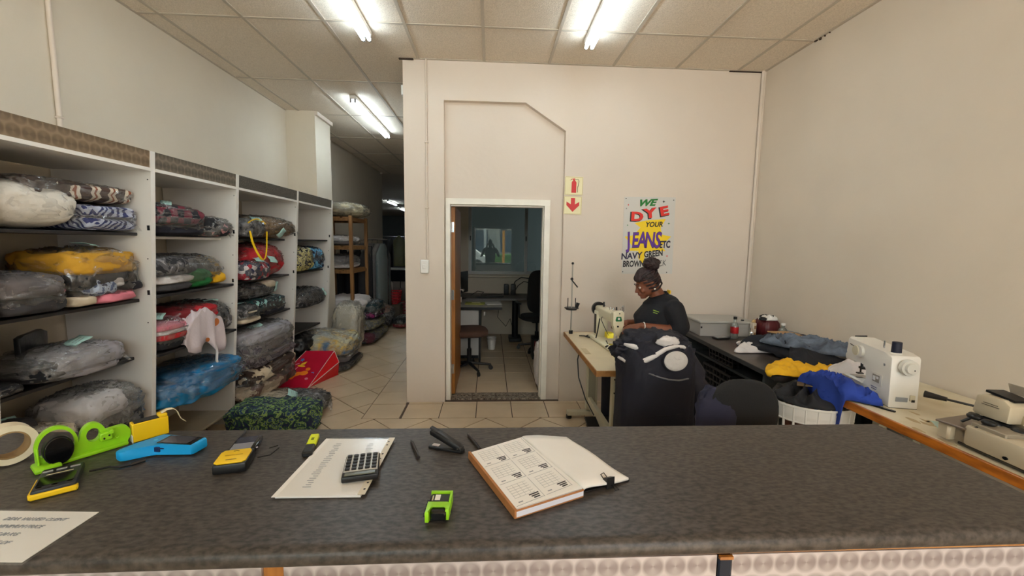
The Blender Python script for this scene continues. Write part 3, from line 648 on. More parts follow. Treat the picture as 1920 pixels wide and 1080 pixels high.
bundle('grey blanket on top of the dark teal print bundle', (-2.5, 3.68, 1.03), (-2.13, 4.32, 1.18), [(SPKB, 0, 1, 0, 1, 0, 1), (BEIGEC, .6, 1, .5, .9, .5, 1.02)], 'blanket', tagp=(.44, .36, .6, 0, 50, 80), e=(.6, .6))
bundle('dark teal and white printed bundle under the grey blanket', (-2.5, 3.86, .848), (-2.11, 4.42, 1.03), [(TEAL, 0, 1, 0, 1, .3, 1), (NAVYD, 0, 1, .1, 1, 0, .4)], 'clothes', e=(.6, .5))
bundle('black and beige striped clothes at the near end of the third shelf', (-2.28, 3.58, .848), (-2.08, 3.86, 1.0), [(SPKB, 0, 1, 0, 1, .3, 1), (BEIGEC, .3, 1, 0, 1, 0, .3), (BEIGEC, .4, 1, .2, .8, .55, .7)], 'clothes', tagp=(-.1, -.1, 1, 0, 15, 80), e=(.6, .5))
bundle('tall stack of grey striped blankets in plastic at the unit foot', (-2.52, 3.62, .42), (-2.05, 4.45, .76), [(STRG, 0, 1, 0, 1, 0, .36), (STRG, 0, 1, 0, 1, .33, .68), (LGRY, 0, 1, 0, .95, .64, 1)], 'blankets', tagp=(.2, -.15, .98, 0, 20, 70, .13, .1), e=(.4, .4), bagamp=.05, film=FILM2, tail=(.3, 1, .08))
bundle('brown and cream cow-print blanket below the grey striped stack', (-2.52, 3.6, .128), (-2.04, 4.44, .43), [(COWP, 0, 1, 0, 1, 0, .52), (COW, 0, 1, 0, 1, .46, 1)], 'blanket', e=(.5, .4), name='bagged_blanket')
# bay 4
bundle('yellow and black leaf-print cloth bundle', (-2.48, 4.72, 1.218), (-2.09, 5.08, 1.50), [(YBK, 0, 1, 0, 1, 0, 1, 0, .12)], 'clothes', e=(.6, .5))
bundle('blue and navy leaf-print cloth bundle', (-2.48, 5.06, 1.218), (-2.11, 5.46, 1.49), [(BPAT, 0, 1, 0, 1, 0, .55, 0, .1), (BPAT, 0, 1, 0, .9, .5, 1)], 'clothes', e=(.6, .5))
bundle('dark grey shiny bundle with white strips on the farthest unit', (-2.5, 4.75, .773), (-2.1, 5.5, 1.0), [(SPKB, 0, 1, 0, 1, 0, .8), (DGRY, 0, .95, 0, .95, .4, 1)], 'bag', tagp=(.4, .3, .7, 0, 45, 80), e=(.7, .6), bagamp=.08)
bundle('black bin bag slumped under the lowest black shelf', (-2.5, 4.75, .22), (-2.12, 5.3, .46), [(mat('bin_bag', (20, 20, 22), .3, bump=.8, bs=18), 0, 1, 0, 1, 0, 1, 0, .14)], 'bag', film=None, e=(.8, .7))
bundle('dark clothes heap at the foot of the farthest unit', (-2.52, 4.68, .002), (-2.14, 5.3, .22), [(DGRY, 0, 1, 0, 1, 0, 1, 0, .14)], 'clothes', e=(.7, .6))
# ---- bags standing on the floor along the shelves
QLT = pattern('yellow_blue_print', 'noise', [(150, 178, 196), (200, 190, 150), (222, 184, 96), (80, 120, 150)], 4, pos=[0, .46, .54, .66], dist=.8, interp='LINEAR')
bundle('big bag with yellow and pale blue quilt behind the red gift bag', (-2.40, 5.00, .10), (-1.72, 5.60, .42), [(QLT, 0, 1, 0, 1, .2, 1, 0, .08), (GRYC, .0, .98, 0, .98, 0, .35)], 'bag', film=FILM2, bagamp=.07, e=(.65, .5), tilt=(R(4), R(3), 0))
bundle('flat dark grey blanket under the quilt bag, on the floor', (-2.3, 4.92, .002), (-1.72, 5.62, .10), [(DGRY, 0, 1, 0, 1, 0, 1)], 'blanket', e=(.4, .35))
# red carrier with party print, lying tilted
RD = mat('red_woven_plastic', (214, 24, 34), .35, var=.06, vs=10, bump=.15, bs=30); MAG = mat('crimson_printed_plastic', (190, 18, 50), .35, var=.08, vs=6)
rb = thing('carrier_bag', 'big red carrier bag with orange and yellow print lying on the floor', 'bag', (-2.0, 4.6, .002))
def LP(*p): return V(p) - V((-2.0, 4.6, 0))
def poly(name, pts, faces, m, par):
    q = MB(); v = [q.bm.verts.new(p) for p in pts]
    for f in faces: q.bm.faces.new([v[k] for k in f])
    return q.build(name, m, par, 0)
A_, B_, C_, D_, E_, F_, G_ = LP(-2.346, 4.43, 0), LP(-1.945, 4.41, 0), LP(-1.80, 4.80, .305), LP(-2.13, 4.82, .30), LP(-1.75, 4.80, .17), LP(-1.79, 4.86, 0), LP(-2.25, 4.9, 0)
poly('bag_body', [A_, B_, C_, D_, G_, F_], [(0, 1, 2, 3), (0, 3, 4), (3, 2, 5, 4), (0, 4, 5, 1)], MAG, rb)
poly('side_gusset', [B_ + V((.001, -.001, 0)), E_, C_ + V((.002, 0, 0)), F_ + V((.002, 0, 0))], [(0, 1, 2), (0, 3, 1), (2, 1, 3)], RD, rb)
MB().tube([A_, D_, D_ * .98 + V((0, .0, .004))], .004, 5).tube([B_, C_], .0035, 5).tube([B_, E_], .0045, 5).tube([C_, E_], .004, 5).build('piping', mat('pale_piping', (206, 196, 190), .5), rb)
ex = (B_ - A_).normalized(); nz = ex.cross(D_ - A_).normalized(); ey = nz.cross(ex)
FM = Matrix(((ex.x, ey.x, nz.x, A_.x), (ex.y, ey.y, nz.y, A_.y), (ex.z, ey.z, nz.z, A_.z), (0, 0, 0, 1)))
def petal(cx, cy, r, n, a=0, k=.45): return [(cx + r * (1 if i % 2 == 0 else k) * math.cos(a + PI * i / n), cy + r * (1 if i % 2 == 0 else k) * math.sin(a + PI * i / n)) for i in range(2 * n)]
def blot(cx, cy, rx, ry, a): return [(cx + rx * math.cos(t) * math.cos(a) - ry * math.sin(t) * math.sin(a), cy + rx * math.cos(t) * math.sin(a) + ry * math.sin(t) * math.cos(a)) for t in [2 * PI * i / 14 for i in range(14)]]
ORG = mat('orange_print', (240, 130, 24), .5); YEP = mat('yellow_print', (242, 206, 40), .5); BLP = mat('light_blue_print', (80, 130, 200), .5); WPR = mat('pale_pink_print', (226, 150, 170), .5)
for nm, mt, shs in (('orange_print', ORG, [blot(.20, .19, .055, .026, .5), blot(.27, .20, .05, .028, .1), blot(.15, .15, .035, .022, 1.1), blot(.30, .25, .03, .02, 0)]), ('yellow_print', YEP, [blot(.24, .33, .06, .016, .35), blot(.33, .35, .06, .018, .2), blot(.20, .29, .05, .012, -.1)]),
                    ('blue_print', BLP, [petal(.38, .22, .03, 5), petal(.18, .37, .03, 5)]), ('pink_swirl_print', WPR, [blot(.10, .30, .07, .006, .4), blot(.42, .30, .06, .006, .5), blot(.14, .24, .05, .006, 1.0), blot(.40, .38, .05, .006, .2), blot(.33, .13, .02, .014, 0)])):
    q = MB()
    for k, sh in enumerate(shs): q.prism([(x * .9 + .045, y * 1.05 - .02) for x, y in sh], .001, .0025 + k * .0003, FM)
    q.build(nm, mt, rb, 0)
bundle('dark charcoal clothes with a white collar in a clear bag on the floor', (-2.10, 3.50, .002), (-1.50, 3.95, .19), [(SPKB, .3, 1, 0, 1, 0, .95, 0, .1), (BEIGEC, 0, .5, .0, .8, .3, 1), (BLKC, 0, .9, 0, .9, 0, .4)], 'bag', tagp=(.06, -.1, .98, -4, 0, 15, .13, .09), film=FILM, bagamp=.09, e=(.65, .5), tail=(1, .3, .06))
GBL = pattern('green_navy_floral', 'noise', [(22, 34, 70), (36, 72, 58), (130, 156, 88), (34, 62, 100)], 15, pos=[0, .44, .52, .6], dist=2.2)
gb = bundle('green and navy flower-print bag standing just behind the counter', (-2.04, 3.12, .002), (-1.40, 3.46, .28), [(GBL, 0, 1, 0, 1, 0, 1, 0, .07)], 'bag', film=None, e=(.35, .35))
bundle('tall cream sack of bedding leaning by the end of the shelves', (-2.24, 5.78, .002), (-1.86, 6.14, .68), [(cloth('cream_bedding', (196, 186, 164), .05), 0, 1, 0, 1, 0, 1, 0, .08)], 'sack', film=FILM2, e=(.55, .5), bagamp=.05, tilt=(0, R(4), 0), name='bedding_sack')
# pile along the corridor wall
GRO = pattern('olive_grey_check', 'noise', [(96, 96, 88), (130, 120, 80), (80, 84, 88)], 8, pos=[0, .48, .6]); DTEAL = cloth('dark_teal_cloth', (26, 54, 62)); MGT = pattern('magenta_white_print', 'noise', [(150, 30, 104), (60, 24, 60), (214, 180, 206)], 20, pos=[0, .45, .6])
bundle('long rolled blanket in plastic at the bottom of the corridor pile', (-2.3, 6.22, .002), (-1.76, 7.3, .17), [(GRO, 0, 1, .3, 1, 0, 1), (cloth('plum_cloth', (90, 44, 54)), .3, 1, 0, .25, .1, 1), (DGRY, 0, 1, .0, .6, 0, .8)], 'blanket', film=FILM2, e=(.7, .5), name='bagged_blanket')
bundle('olive and grey check blankets in the middle of the corridor pile', (-2.32, 6.35, .18), (-1.78, 7.25, .33), [(GRO, 0, 1, 0, 1, 0, 1)], 'blanket', film=FILM2, e=(.6, .5), name='bagged_blanket')
bundle('dark teal blanket over magenta print, topmost of the corridor pile', (-2.34, 6.6, .34), (-1.80, 7.2, .60), [(DTEAL, 0, 1, 0, 1, .38, 1, 0, .05), (MGT, 0, .98, 0, .98, 0, .42)], 'blanket', e=(.4, .4), name='bagged_blanket')
bundle('dark bag with a rust coloured top farther along the corridor pile', (-2.3, 7.45, .002), (-1.80, 8.0, .40), [(SPKB, 0, 1, 0, 1, 0, .8, 0, .12), (cloth('rust_cloth', (150, 96, 70)), .2, .9, .1, .9, .6, 1)], 'bag', film=FILM2, e=(.7, .6))
bundle('low dark maroon bag on the floor beside the corridor pile', (-1.78, 7.5, .002), (-1.5, 8.0, .2), [(DRED, 0, 1, 0, 1, 0, .5), (BLKC, 0, 1, 0, 1, .3, 1)], 'bag', e=(.7, .6))

# ---- pine rack with bedding (corridor, behind the pilaster)
rk = thing('wooden_rack', 'tall pine rack with open shelves at the end of the shelving', 'rack', (-2.36, 6.75, 0))
PINE = mat('old_pine', (146, 104, 56), .6, rgb2=(120, 82, 44), vs=5, stretch=(6, 6, .5))
for x, y in ((-.27, -.38), (.27, -.38), (-.27, .38), (.27, .38)): MB().box((x, y, .98), (.045, .06, 1.96), bevel=.004).build('post', PINE, rk)
for z in (.50, 1.14, 1.50, 1.93): 
    m = MB()
    for k in range(4): m.box((-.21 + k * .14, 0, z), (.10, .80, .02))
    m.box((-.27, 0, z - .03), (.02, .7, .04)).box((.27, 0, z - .03), (.02, .7, .04))
    m.box((0, -.38, z - .03), (.5, .02, .04)).box((0, .38, z - .03), (.5, .02, .04)).build('shelf', PINE, rk)
CRD = cloth('cream_duvet', (190, 180, 150), .06)
bundle('cream duvet in plastic lying on top of the pine rack', (-2.62, 6.35, 1.945), (-1.98, 7.25, 2.17), [(CRD, 0, 1, 0, 1, 0, 1, 0, .08), (CRD, 0, .35, 0, .3, .1, .9)], 'duvet', film=FILM2, e=(.75, .6), name='bagged_duvet')
bundle('white linen on the upper shelf of the pine rack', (-2.6, 6.4, 1.515), (-2.12, 7.0, 1.66), [(WHC, 0, 1, 0, 1, .3, 1, 0, .1), (GRYC, 0, 1, 0, .8, 0, .5)], 'linen', film=FILM2, e=(.6, .5))
bundle('grey and white linen on the middle shelf of the pine rack', (-2.6, 6.4, 1.155), (-2.13, 7.0, 1.36), [(GRYC, 0, 1, 0, .7, .3, 1), (WHC, 0, 1, 0, 1, 0, .4)], 'linen', film=FILM2, e=(.6, .5))
bundle('white linen spilling over the lowest shelf of the pine rack', (-2.6, 6.3, .515), (-1.96, 7.05, .72), [(WHC, 0, 1, 0, 1, 0, 1, 0, .12), (WHC, .5, 1, .2, .9, -.35, .6, 0, .15)], 'linen', film=None, e=(.7, .6))
bundle('dark navy clothes under the lowest shelf of the pine rack', (-2.56, 6.5, .3), (-2.1, 7.0, .46), [(NAVYD, 0, 1, 0, 1, 0, 1)], 'clothes', film=None, e=(.5, .5))

# ---- clothes rails with garments in plastic
def garment(label, x, y, ztop, hgt, wdt, m, rz=0, film=None, group=None, hang=True, name='hanging_garment'):
    t = thing(name, label, 'clothes', (x, y, 0), rz, group); q = MB(); rows = []; n = 20
    for j in range(13):
        u = j / 12; z = ztop - hgt * u; ww = wdt * (.16 + .84 * min(1, u * 6)) * (1 + .06 * u); dd = .035 + .045 * min(1, u * 4)
        rows.append([q.bm.verts.new((math.cos(2 * PI * k / n) * ww / 2, math.sin(2 * PI * k / n) * dd * (1 + .35 * noise.noise(V((k * .9, u * 1.5, x * 9 + y)))) + .015 * math.sin(k * 2.5 + x * 20) * u, z)) for k in range(n)])
    for a, b in zip(rows, rows[1:]):
        for k in range(n): q.bm.faces.new((a[k], a[(k + 1) % n], b[(k + 1) % n], b[k]))
    q.bm.faces.new(rows[0]); q.bm.faces.new(rows[-1])
    if film:
        f = q.bm.copy(); g = MB(); g.bm = f
        for v in f.verts: v.co.x *= 1.08; v.co.y = v.co.y * 1.35 + .012 * noise.noise(v.co * 9); v.co.z -= .03 * (1 if v.co.z < ztop - hgt * .9 else 0)
        g.build('plastic_cover', film, t, 180)
    q.build('cloth', m, t, 180)
    if hang: MB().tube([(0, 0, ztop - .01), (0, 0, ztop + .03), (.02, 0, ztop + .05), (.0, 0, ztop + .075), (-.018, 0, ztop + .06)], .003, 5).build('hanger_hook', METD, t)
    return t
def rail(label, x0, x1, y, z):
    t = thing('clothes_rail', label, 'rail', ((x0 + x1) / 2, y, 0)); h = (x1 - x0) / 2
    MB().cyl((-h, 0, z), (h, 0, z), .014, seg=10).build('hanging_bar', CHROME, t)
    for s_ in (-1, 1): MB().cyl((s_ * h, 0, .03), (s_ * h, 0, z), .014, seg=10).cyl((s_ * h, -.25, .03), (s_ * h, .25, .03), .012, seg=8).build('upright', METD, t)
rail('clothes rail with plastic-covered garments beyond the pine rack', -2.68, -2.02, 8.3, 1.62)
cols = [(BLKC, 'black'), (DGRY, 'dark grey'), (GRYC, 'grey'), (cloth('dull_teal_cloth', (70, 104, 106)), 'teal')]
for k in range(6):
    garment(('plastic-covered grey garment at the wall end of the corridor rail', 'plastic-covered black garment, second on the corridor rail', 'plastic-covered grey garment in the middle of the corridor rail', 'plastic-covered dark garment right of the middle of the corridor rail', 'plastic-covered light grey garment beside the teal one', 'plastic-covered teal garment at the open end of the corridor rail')[k], -2.62 + k * .10, 8.3, 1.54, 1.25, .5, (DGRY, BLKC, GRYC, DGRY, GRYC, cols[3][0])[k], R(78), FILM2, 'plastic-covered garments on the corridor rail')
for k in range(4):
    garment('dark garment hanging behind the pine rack', -2.60 + k * .12, 7.55, 1.42, .85, .42, (BLKC, NAVYD, BLKC, DGRY)[k], R(80), None, 'dark garments behind the pine rack')
rail('short rail holding dark garments behind the pine rack', -2.66, -2.12, 7.55, 1.50)
cs = thing('plastic_canister', 'white plastic canister on the floor past the plastic-covered garments', 'canister', (-2.2, 9.0, 0))
MB().box((0, 0, .36), (.17, .26, .72), bevel=.03, seg=2).cyl((0, -.05, .72), (0, -.05, .78), .035).build('canister_body', WHP, cs); MB().cyl((0, -.05, .78), (0, -.05, .81), .04).build('cap', REDB, cs)
# red perforated baskets
def crate(name, label, cat, c, d, m, taper=.85, nx=8, nz=4, rz=0, fill=None, z0=0):
    """open basket whose walls are real lattices of slots"""
    t = thing(name, label, cat, c, rz); dx, dy, dz = d
    for ax, sgn, L in ((0, -1, dx), (0, 1, dx), (1, -1, dy), (1, 1, dy)):
        n = max(3, int(nx * L / max(dx, dy))); q = MB(); o = (dy if ax == 0 else dx) / 2
        def P(u, v):
            k = taper + (1 - taper) * v; a = u * L / 2 * k
            return (a, sgn * o * k, v * dz) if ax == 0 else (sgn * o * k, a, v * dz)
        for i in range(n + 1):
            u = -1 + 2 * i / n; q.tube([P(u, 0), P(u, 1)], L / n * .14, 4)
        for j in range(nz + 1):
            v = j / nz; q.tube([P(-1, v), P(1, v)], dz / nz * .16, 4)
        q.build('lattice_wall', m, t, 0)
    q = MB(); q.tube([(-dx / 2, -dy / 2, dz), (dx / 2, -dy / 2, dz), (dx / 2, dy / 2, dz), (-dx / 2, dy / 2, dz), (-dx / 2, -dy / 2, dz)], .012, 6).build('rim', m, t)
    MB().box((0, 0, .006), (dx * taper, dy * taper, .01)).build('base', m, t)
    return t
crate('laundry_basket', 'red slotted basket at the dim end of the corridor', 'basket', (-2.1, 8.75, .30), (.42, .35, .24), REDB)
crate('laundry_basket', 'lower dark red basket right of the slotted red basket', 'basket', (-1.78, 8.95, .002), (.4, .35, .28), mat('dark_red_plastic', (120, 20, 30), .5))
MB().box((-2.1, 8.75, .15), (.5, .42, .29), bevel=.01).build('cardboard_box', mat('grey_brown_card', (90, 78, 66), .8)); tag(bpy.data.objects['cardboard_box'], 'grey-brown box standing under the red slotted basket', 'box')
# far storeroom: rails of dark clothes
for r_, (x0, x1, y, z) in enumerate(((-5.2, -3.0, 14.0, 1.75), (-5.6, -3.2, 17.5, 1.8))):
    rail(('nearer' if r_ == 0 else 'farther') + ' dark rail of clothes in the dim storeroom', x0, x1, y, z)
    n = 12; gm = [BLKC, NAVYD, DGRY, BLKC, cloth('brown_grey_cloth', (70, 62, 58)), NAVYD]
    for k in range(n):
        x = x0 + .12 + (x1 - x0 - .24) * k / (n - 1)
        garment('dark garment on the %s storeroom rail' % ('nearer' if r_ == 0 else 'farther'), x, y, z - .08, 1.1 + .2 * ((k * 7) % 3) / 3, .5, gm[(k * 5 + r_) % 6], R(70), None, 'dark garments on the %s storeroom rail' % ('nearer' if r_ == 0 else 'farther'))
garment('olive-yellow garment hanging nearest the corridor in the storeroom', -2.85, 13.2, 1.78, .95, .34, cloth('olive_yellow_cloth', (140, 140, 60)), R(10), FILM2)
tbx = thing('storeroom_table', 'dark table with a pale top in the dim storeroom', 'table', (-2.75, 12.2, 0)); MB().box((0, 0, .80), (1.0, .7, .03)).build('table_top', WHITE, tbx)
for sx_ in (-1, 1):
    for sy_ in (-1, 1): MB().box((sx_ * .46, sy_ * .31, .392), (.05, .05, .784)).build('leg', METD, tbx)
MB().box((0, -.3, .62), (.95, .02, .32)).build('front_panel', NAVYD, tbx)
# ================================================================ SERVICE COUNTER
ct = thing('service_counter', 'long grey fleck laminate counter with swirled white front panels', 'counter', (0, 1.08, 0)); HC = .95
# top: rounded front edge, slightly tapering plan
m = MB()
prof = [(1.352, HC), (.825, HC), (.811, HC - .003), (.803, HC - .010), (.800, HC - .018), (.801, HC - .034), (.806, HC - .040), (1.352, HC - .040)]
v0 = [m.bm.verts.new((-2.05, y - 1.08 - (.012 if y < 1 else 0), z)) for y, z in prof]; v1 = [m.bm.verts.new((1.385, y - 1.08 + (.008 if y < 1 else 0), z)) for y, z in prof]
n = len(prof)
for k in range(n): m.bm.faces.new((v0[k], v0[(k + 1) % n], v1[(k + 1) % n], v1[k]))
m.bm.faces.new(v0[::-1]); m.bm.faces.new(v1)
top = m.build('worktop', COUNTER, ct, 50)
MB().b2((-2.05, -.262, .902), (1.38, -.235, .9095)).build('edge_strip', PLYEDGE, ct, 0)
CW = mat('carcass_board', (216, 206, 196), .6)
for x0, x1 in ((-2.02, -1.36), (-1.32, -.47), (-.425, .505), (.54, 1.37)):
    MB().b2((x0, -.262, .05), (x1, -.244, .899)).build('front_panel', SWIRL_L, ct, 0)
for x0, x1, mt in ((-.47, -.425, WOOD), (.508, .538, mat('navy_gloss_post', (16, 30, 48), .2)), (-1.36, -1.32, WOOD)): MB().b2((x0, -.266 if mt is not WOOD else -.258, 0), (x1, -.240, .90), .003).build('post', mt, ct, 0)
MB().b2((.508, -.270, .893), (.538, -.262, .9)).build('worn_wood_corner', WOOD, ct, 0)
MB().b2((-2.02, -.24, 0), (1.37, -.22, .90)).b2((-2.02, .24, 0), (1.37, .25, .90)).b2((1.35, -.24, 0), (1.372, .25, .909)).b2((-2.03, -.24, 0), (-2.01, .25, .909)).build('carcass', CW, ct, 0)
T0 = HC + .0008
def place(name, label, cat, x, y, a=0, z=0): return thing(name, label, cat, (x, y, T0 + z), R(a))

# ---- notice sheet at the near left
t = place('notice_sheet', 'white A4 notice in a clear sleeve at the near left counter end', 'paper', -1.02, .865, -3)
MB().b2((-.155, -.075, 0), (.128, .075, .0010)).build('sheet', PAPER, t, 0)
MB().b2((-.16, -.083, .0011), (.137, .08, .0019)).build('sleeve', SLEEVE, t, 0)
for k, s_ in enumerate(('DEAR VALUED CLIENT', 'MINIMUM PRICE', 'R35.00 KG', 'SERVICE FEE OF')):
    text(s_, .0135, INKL, t, (.015 - .006 * k, .042 - .024 * k, .0021), (0, 0, 0), 'printed_line', shear=.3)

# ---- big roll of masking tape standing on its edge
t = place('tape_roll', 'big cream roll of wide tape standing left of the green dispenser', 'tape', -1.325, 1.16, 0)
q = Matrix.Rotation(R(58), 4, 'Z') @ Matrix.Rotation(R(90), 4, 'X'); q.translation = (0, 0, .056)
def ring(m, ro, ri, w_, mtx, seg=40):
    pr = [(ro, -w_ / 2), (ro, w_ / 2), (ri, w_ / 2), (ri, -w_ / 2), (ro, -w_ / 2)]; return m.lathe(pr, tuple(mtx.translation), seg, mtx.to_3x3())
ring(MB(), .054, .038, .045, q).build('tape', mat('cream_tape', (226, 212, 184), .5, var=.03, vs=40), t)
ring(MB(), .0378, .034, .045, q).build('core', mat('card_core', (150, 120, 80), .8), t)
# ---- lime green tape dispenser: a low body along its axis
t = place('tape_dispenser', 'lime green desktop tape dispenser with a dark reel at its near end', 'dispenser', -1.165, 1.195, 54); t.scale = (.74, .80, 1.0)
# local x runs from near-left end (-) to far-right end (+)
def sideplate(pts, y0, y1, bev=.002): return MB().prism(pts, y0, y1, Matrix(((1, 0, 0, 0), (0, 0, -1, 0), (0, 1, 0, 0), (0, 0, 0, 1))), bev)
def arcp(cx, cz, r, a0, a1, n=12): return [(cx + r * math.cos(R(a0 + (a1 - a0) * i / n)), cz + r * math.sin(R(a0 + (a1 - a0) * i / n))) for i in range(n + 1)]
body = [(-.115, .0), (.125, .0)] + arcp(.112, .034, .028, -50, 80, 8) + [(.075, .060)] + arcp(.030, .055, .036, 10, 170, 12) + [(-.012, .046), (-.05, .040), (-.118, .03)]
MB().plate(body, [arcp(.030, .056, .020, 0, 345, 14)], -.012, .012, Matrix(((1, 0, 0, 0), (0, 0, -1, 0), (0, 1, 0, 0), (0, 0, 0, 1)))).build('body', LIME, t)
MB().box((.0, 0, .006), (.255, .056, .012), bevel=.005, seg=2).box((-.10, -.02, .008), (.07, .075, .015), bevel=.007, seg=2).build('base', LIME, t)
MB().cyl((-.068, -.036, .046), (-.068, -.010, .046), .040, seg=32).build('reel', BLKP, t)
MB().cyl((-.068, -.044, .046), (-.068, -.036, .046), .036, .038, seg=32).build('reel_face', BLKG, t)
ring(MB(), .056, .047, .018, Matrix.Translation((-.068, -.004, .052)) @ Matrix.Rotation(R(90), 4, 'X')).build('guard_ring', LIME, t)
MB().box((-.118, .0, .03), (.006, .05, .06), bevel=.002).build('end_plate', LIME, t)
MB().box((.062, -.022, .046), (.036, .022, .024), bevel=.003).box((.078, -.026, .056), (.012, .02, .012), bevel=.002).build('cutter_holder', LIME, t)
MB().cyl((.055, -.034, .042), (.055, -.032, .042), .003).cyl((.070, -.034, .048), (.070, -.032, .048), .003).build('holder_screws', BLKP, t)['kind'] = 'stuff'
MB().lathe([(.008, 0), (.009, .0015), (.006, .0016), (.005, 0)], (.098, -.0125, .034), 16, Matrix.Rotation(R(90), 3, 'X')).build('moulded_ring', LIME, t)
# ---- black/yellow card machine lying face up, near left
t = place('card_machine', 'small black and yellow card machine in front of the green dispenser', 'card machine', -1.085, 1.045, 36); t.scale = (1, .86, 1)
MB().box((0, .01, .012), (.078, .145, .022), bevel=.006, seg=2).build('housing', BLKP, t)
MB().box((0, -.058, .008), (.082, .02, .014), bevel=.003).box((-.041, -.01, .008), (.004, .10, .012)).build('yellow_rim', YEL, t)
for i in range(3):
    MB().box((-.025 + .025 * i, .055, .0238), (.019, .009, .002), bevel=.0008).build('key', GREYP, t)
MB().box((0, .03, .0237), (.048, .003, .001)).build('trim_line', mat('gold_line', (200, 190, 150), .4), t)
MB().box((0, -.012, .0236), (.066, .06, .0015), bevel=.0005).build('screen', BLKG, t)
for i in range(3): MB().box((-.026 + .026 * i, -.046, .020), (.012, .008, .006), bevel=.001).build('tab', YEL, t)
o = MB().tube([V((-1.062, 1.10, T0 + .006)), V((-1.03, 1.125, T0 + .004)), V((-1.0, 1.12, T0 + .004)), V((-.985, 1.135, T0 + .004)), V((-.975, 1.148, T0 + .006))], .0032, 6).build('charging_cable', BLKP)
tag(o, 'short black cable from the small card machine to the blue handset', 'cable'); MB().tube([(-.985, 1.135, T0 + .0045), (-.965, 1.158, T0 + .006)], [.005, .006], 8).build('connector', BLKP, o)
# ---- yellow and black label box with a curl of paper
t = place('label_dispenser', 'yellow and black box with a curl of label tape, behind the blue handset', 'box', -1.07, 1.31, 50)
MB().box((0, 0, .030), (.088, .034, .058), bevel=.002).build('box_body', YEL, t); MB().box((-.008, 0, .0602), (.06, .030, .003)).build('dark_top', BLKP, t)
MB().box((-.0448, 0, .012), (.002, .032, .024)).build('white_label', WHP, t); MB().box((.032, 0, .064), (.022, .03, .01), bevel=.002).build('feed_slot', YEL, t)
m = MB(); pts = [(.03, .070), (.045, .076), (.060, .074), (.070, .064), (.074, .048), (.080, .032), (.09, .022)]
for a, b in zip(pts, pts[1:]):
    m.bm.faces.new([m.bm.verts.new(p) for p in ((a[0], -.011, a[1]), (b[0], -.011, b[1]), (b[0], .011, b[1]), (a[0], .011, a[1]))])
o = m.build('label_strip', mat('cream_strip', (226, 212, 180), .6), t, 180); o.modifiers.new('t', 'SOLIDIFY').thickness = .0008
# ---- blue rubber handset (handheld terminal with grip)
t = place('handheld_terminal', 'sky blue rubber-cased handheld terminal with a large dark screen', 'handheld terminal', -.925, 1.222, -7); t.scale = (.82, .82, .8)
hp = [(-.085, .040), (.088, .030)] + [(.095, .024), (.093, -.028), (.086, -.038), (-.035, -.040), (-.055, -.048), (-.095, -.098), (-.112, -.104), (-.132, -.096), (-.136, -.080), (-.118, -.040), (-.094, .028)]
MB().prism(hp, .004, .040, None, .007).build('case', BLUEP, t)
MB().box((.018, -.003, .041), (.130, .058, .003), bevel=.001).build('screen_bezel', BLKG, t); MB().box((.014, -.003, .0428), (.098, .050, .0008)).build('display', mat('screen_grey', (70, 70, 76), .12), t)
MB().box((-.036, -.0415, .022), (.022, .005, .020), bevel=.002).box((-.018, -.0415, .026), (.014, .004, .004), bevel=.001).build('side_port', mat('dark_blue', (14, 40, 90), .5), t)
MB().lathe([(.0, .0), (.006, 0), (.007, -.002)], (-.072, -.008, .0412), 14).build('button', mat('blue_button', (90, 190, 236), .3), t)
# ---- yellow and black printer dock with a phone lying in it
t = place('card_reader', 'black scanner with a yellow face, lying left of the highlighter', 'card reader', -.713, 1.165, 14); t.scale = (.86, .88, .8)
MB().box((0, -.045, .018), (.094, .10, .034), bevel=.007, seg=2).build('housing', BLKP, t); MB().box((.0, .055, .014), (.082, .13, .020), bevel=.005, seg=2).build('phone_body', BLKG, t)
MB().prism([(-.044, -.082), (-.034, -.09), (.034, -.09), (.044, -.08), (.044, -.02), (.036, -.006), (-.036, -.006), (-.044, -.02)], .034, .040, None, .002).build('yellow_cover', YEL, t)
MB().box((0, -.045, .0408), (.05, .004, .001)).build('groove', mat('dark_yellow', (196, 150, 20), .5), t)
MB().box((0, -.073, .0406), (.030, .0035, .0006)).build('print', mat('brown_print', (110, 80, 20), .6), t); MB().tube([(-.008, -.020, .0405), (0, -.017, .0405), (.008, -.021, .0405)], .001, 4).build('emblem', INK, t)
MB().box((-.004, .038, .0246), (.062, .058, .001)).build('display', mat('pale_screen', (130, 130, 140), .15), t); MB().box((-.002, .092, .0246), (.06, .044, .001)).build('display_dark', mat('screen_navy', (40, 44, 66), .1), t)
MB().ell((.044, .03, .020), (.004, .006, .003)).build('side_button', CHROME, t)
o = MB().tube([V((-.80, 1.345, T0 + .004)), V((-.79, 1.33, T0 + .004)), V((-.785, 1.29, T0 + .004)), V((-.775, 1.24, T0 + .004)), V((-.765, 1.215, T0 + .008))], .003, 6).build('charging_cable', BLKP); tag(o, 'thin black cable running from the counter edge to the yellow-faced scanner', 'cable')
o = MB().tube([V((-.655, 1.215, T0 + .006)), V((-.63, 1.22, T0 + .012)), V((-.62, 1.20, T0 + .014)), V((-.63, 1.17, T0 + .008)), V((-.66, 1.16, T0 + .006))], .0018, 6).build('lanyard_loop', BLKP); tag(o, 'thin black cord loop at the right side of the yellow-faced scanner', 'cord')
# ---- highlighter
t = place('highlighter', 'yellow highlighter pen with a black cap beside the paper stack', 'pen', -.536, 1.222, 12)
MB().box((0, .028, .0105), (.026, .068, .015), bevel=.003).build('barrel', mat('highlighter_yellow', (224, 236, 20), .35), t); MB().box((0, -.034, .0105), (.028, .055, .017), bevel=.004).build('cap', BLKP, t)
MB().box((0, .025, .0186), (.008, .016, .0006)).build('logo', mat('olive_print', (120, 130, 20), .6), t)
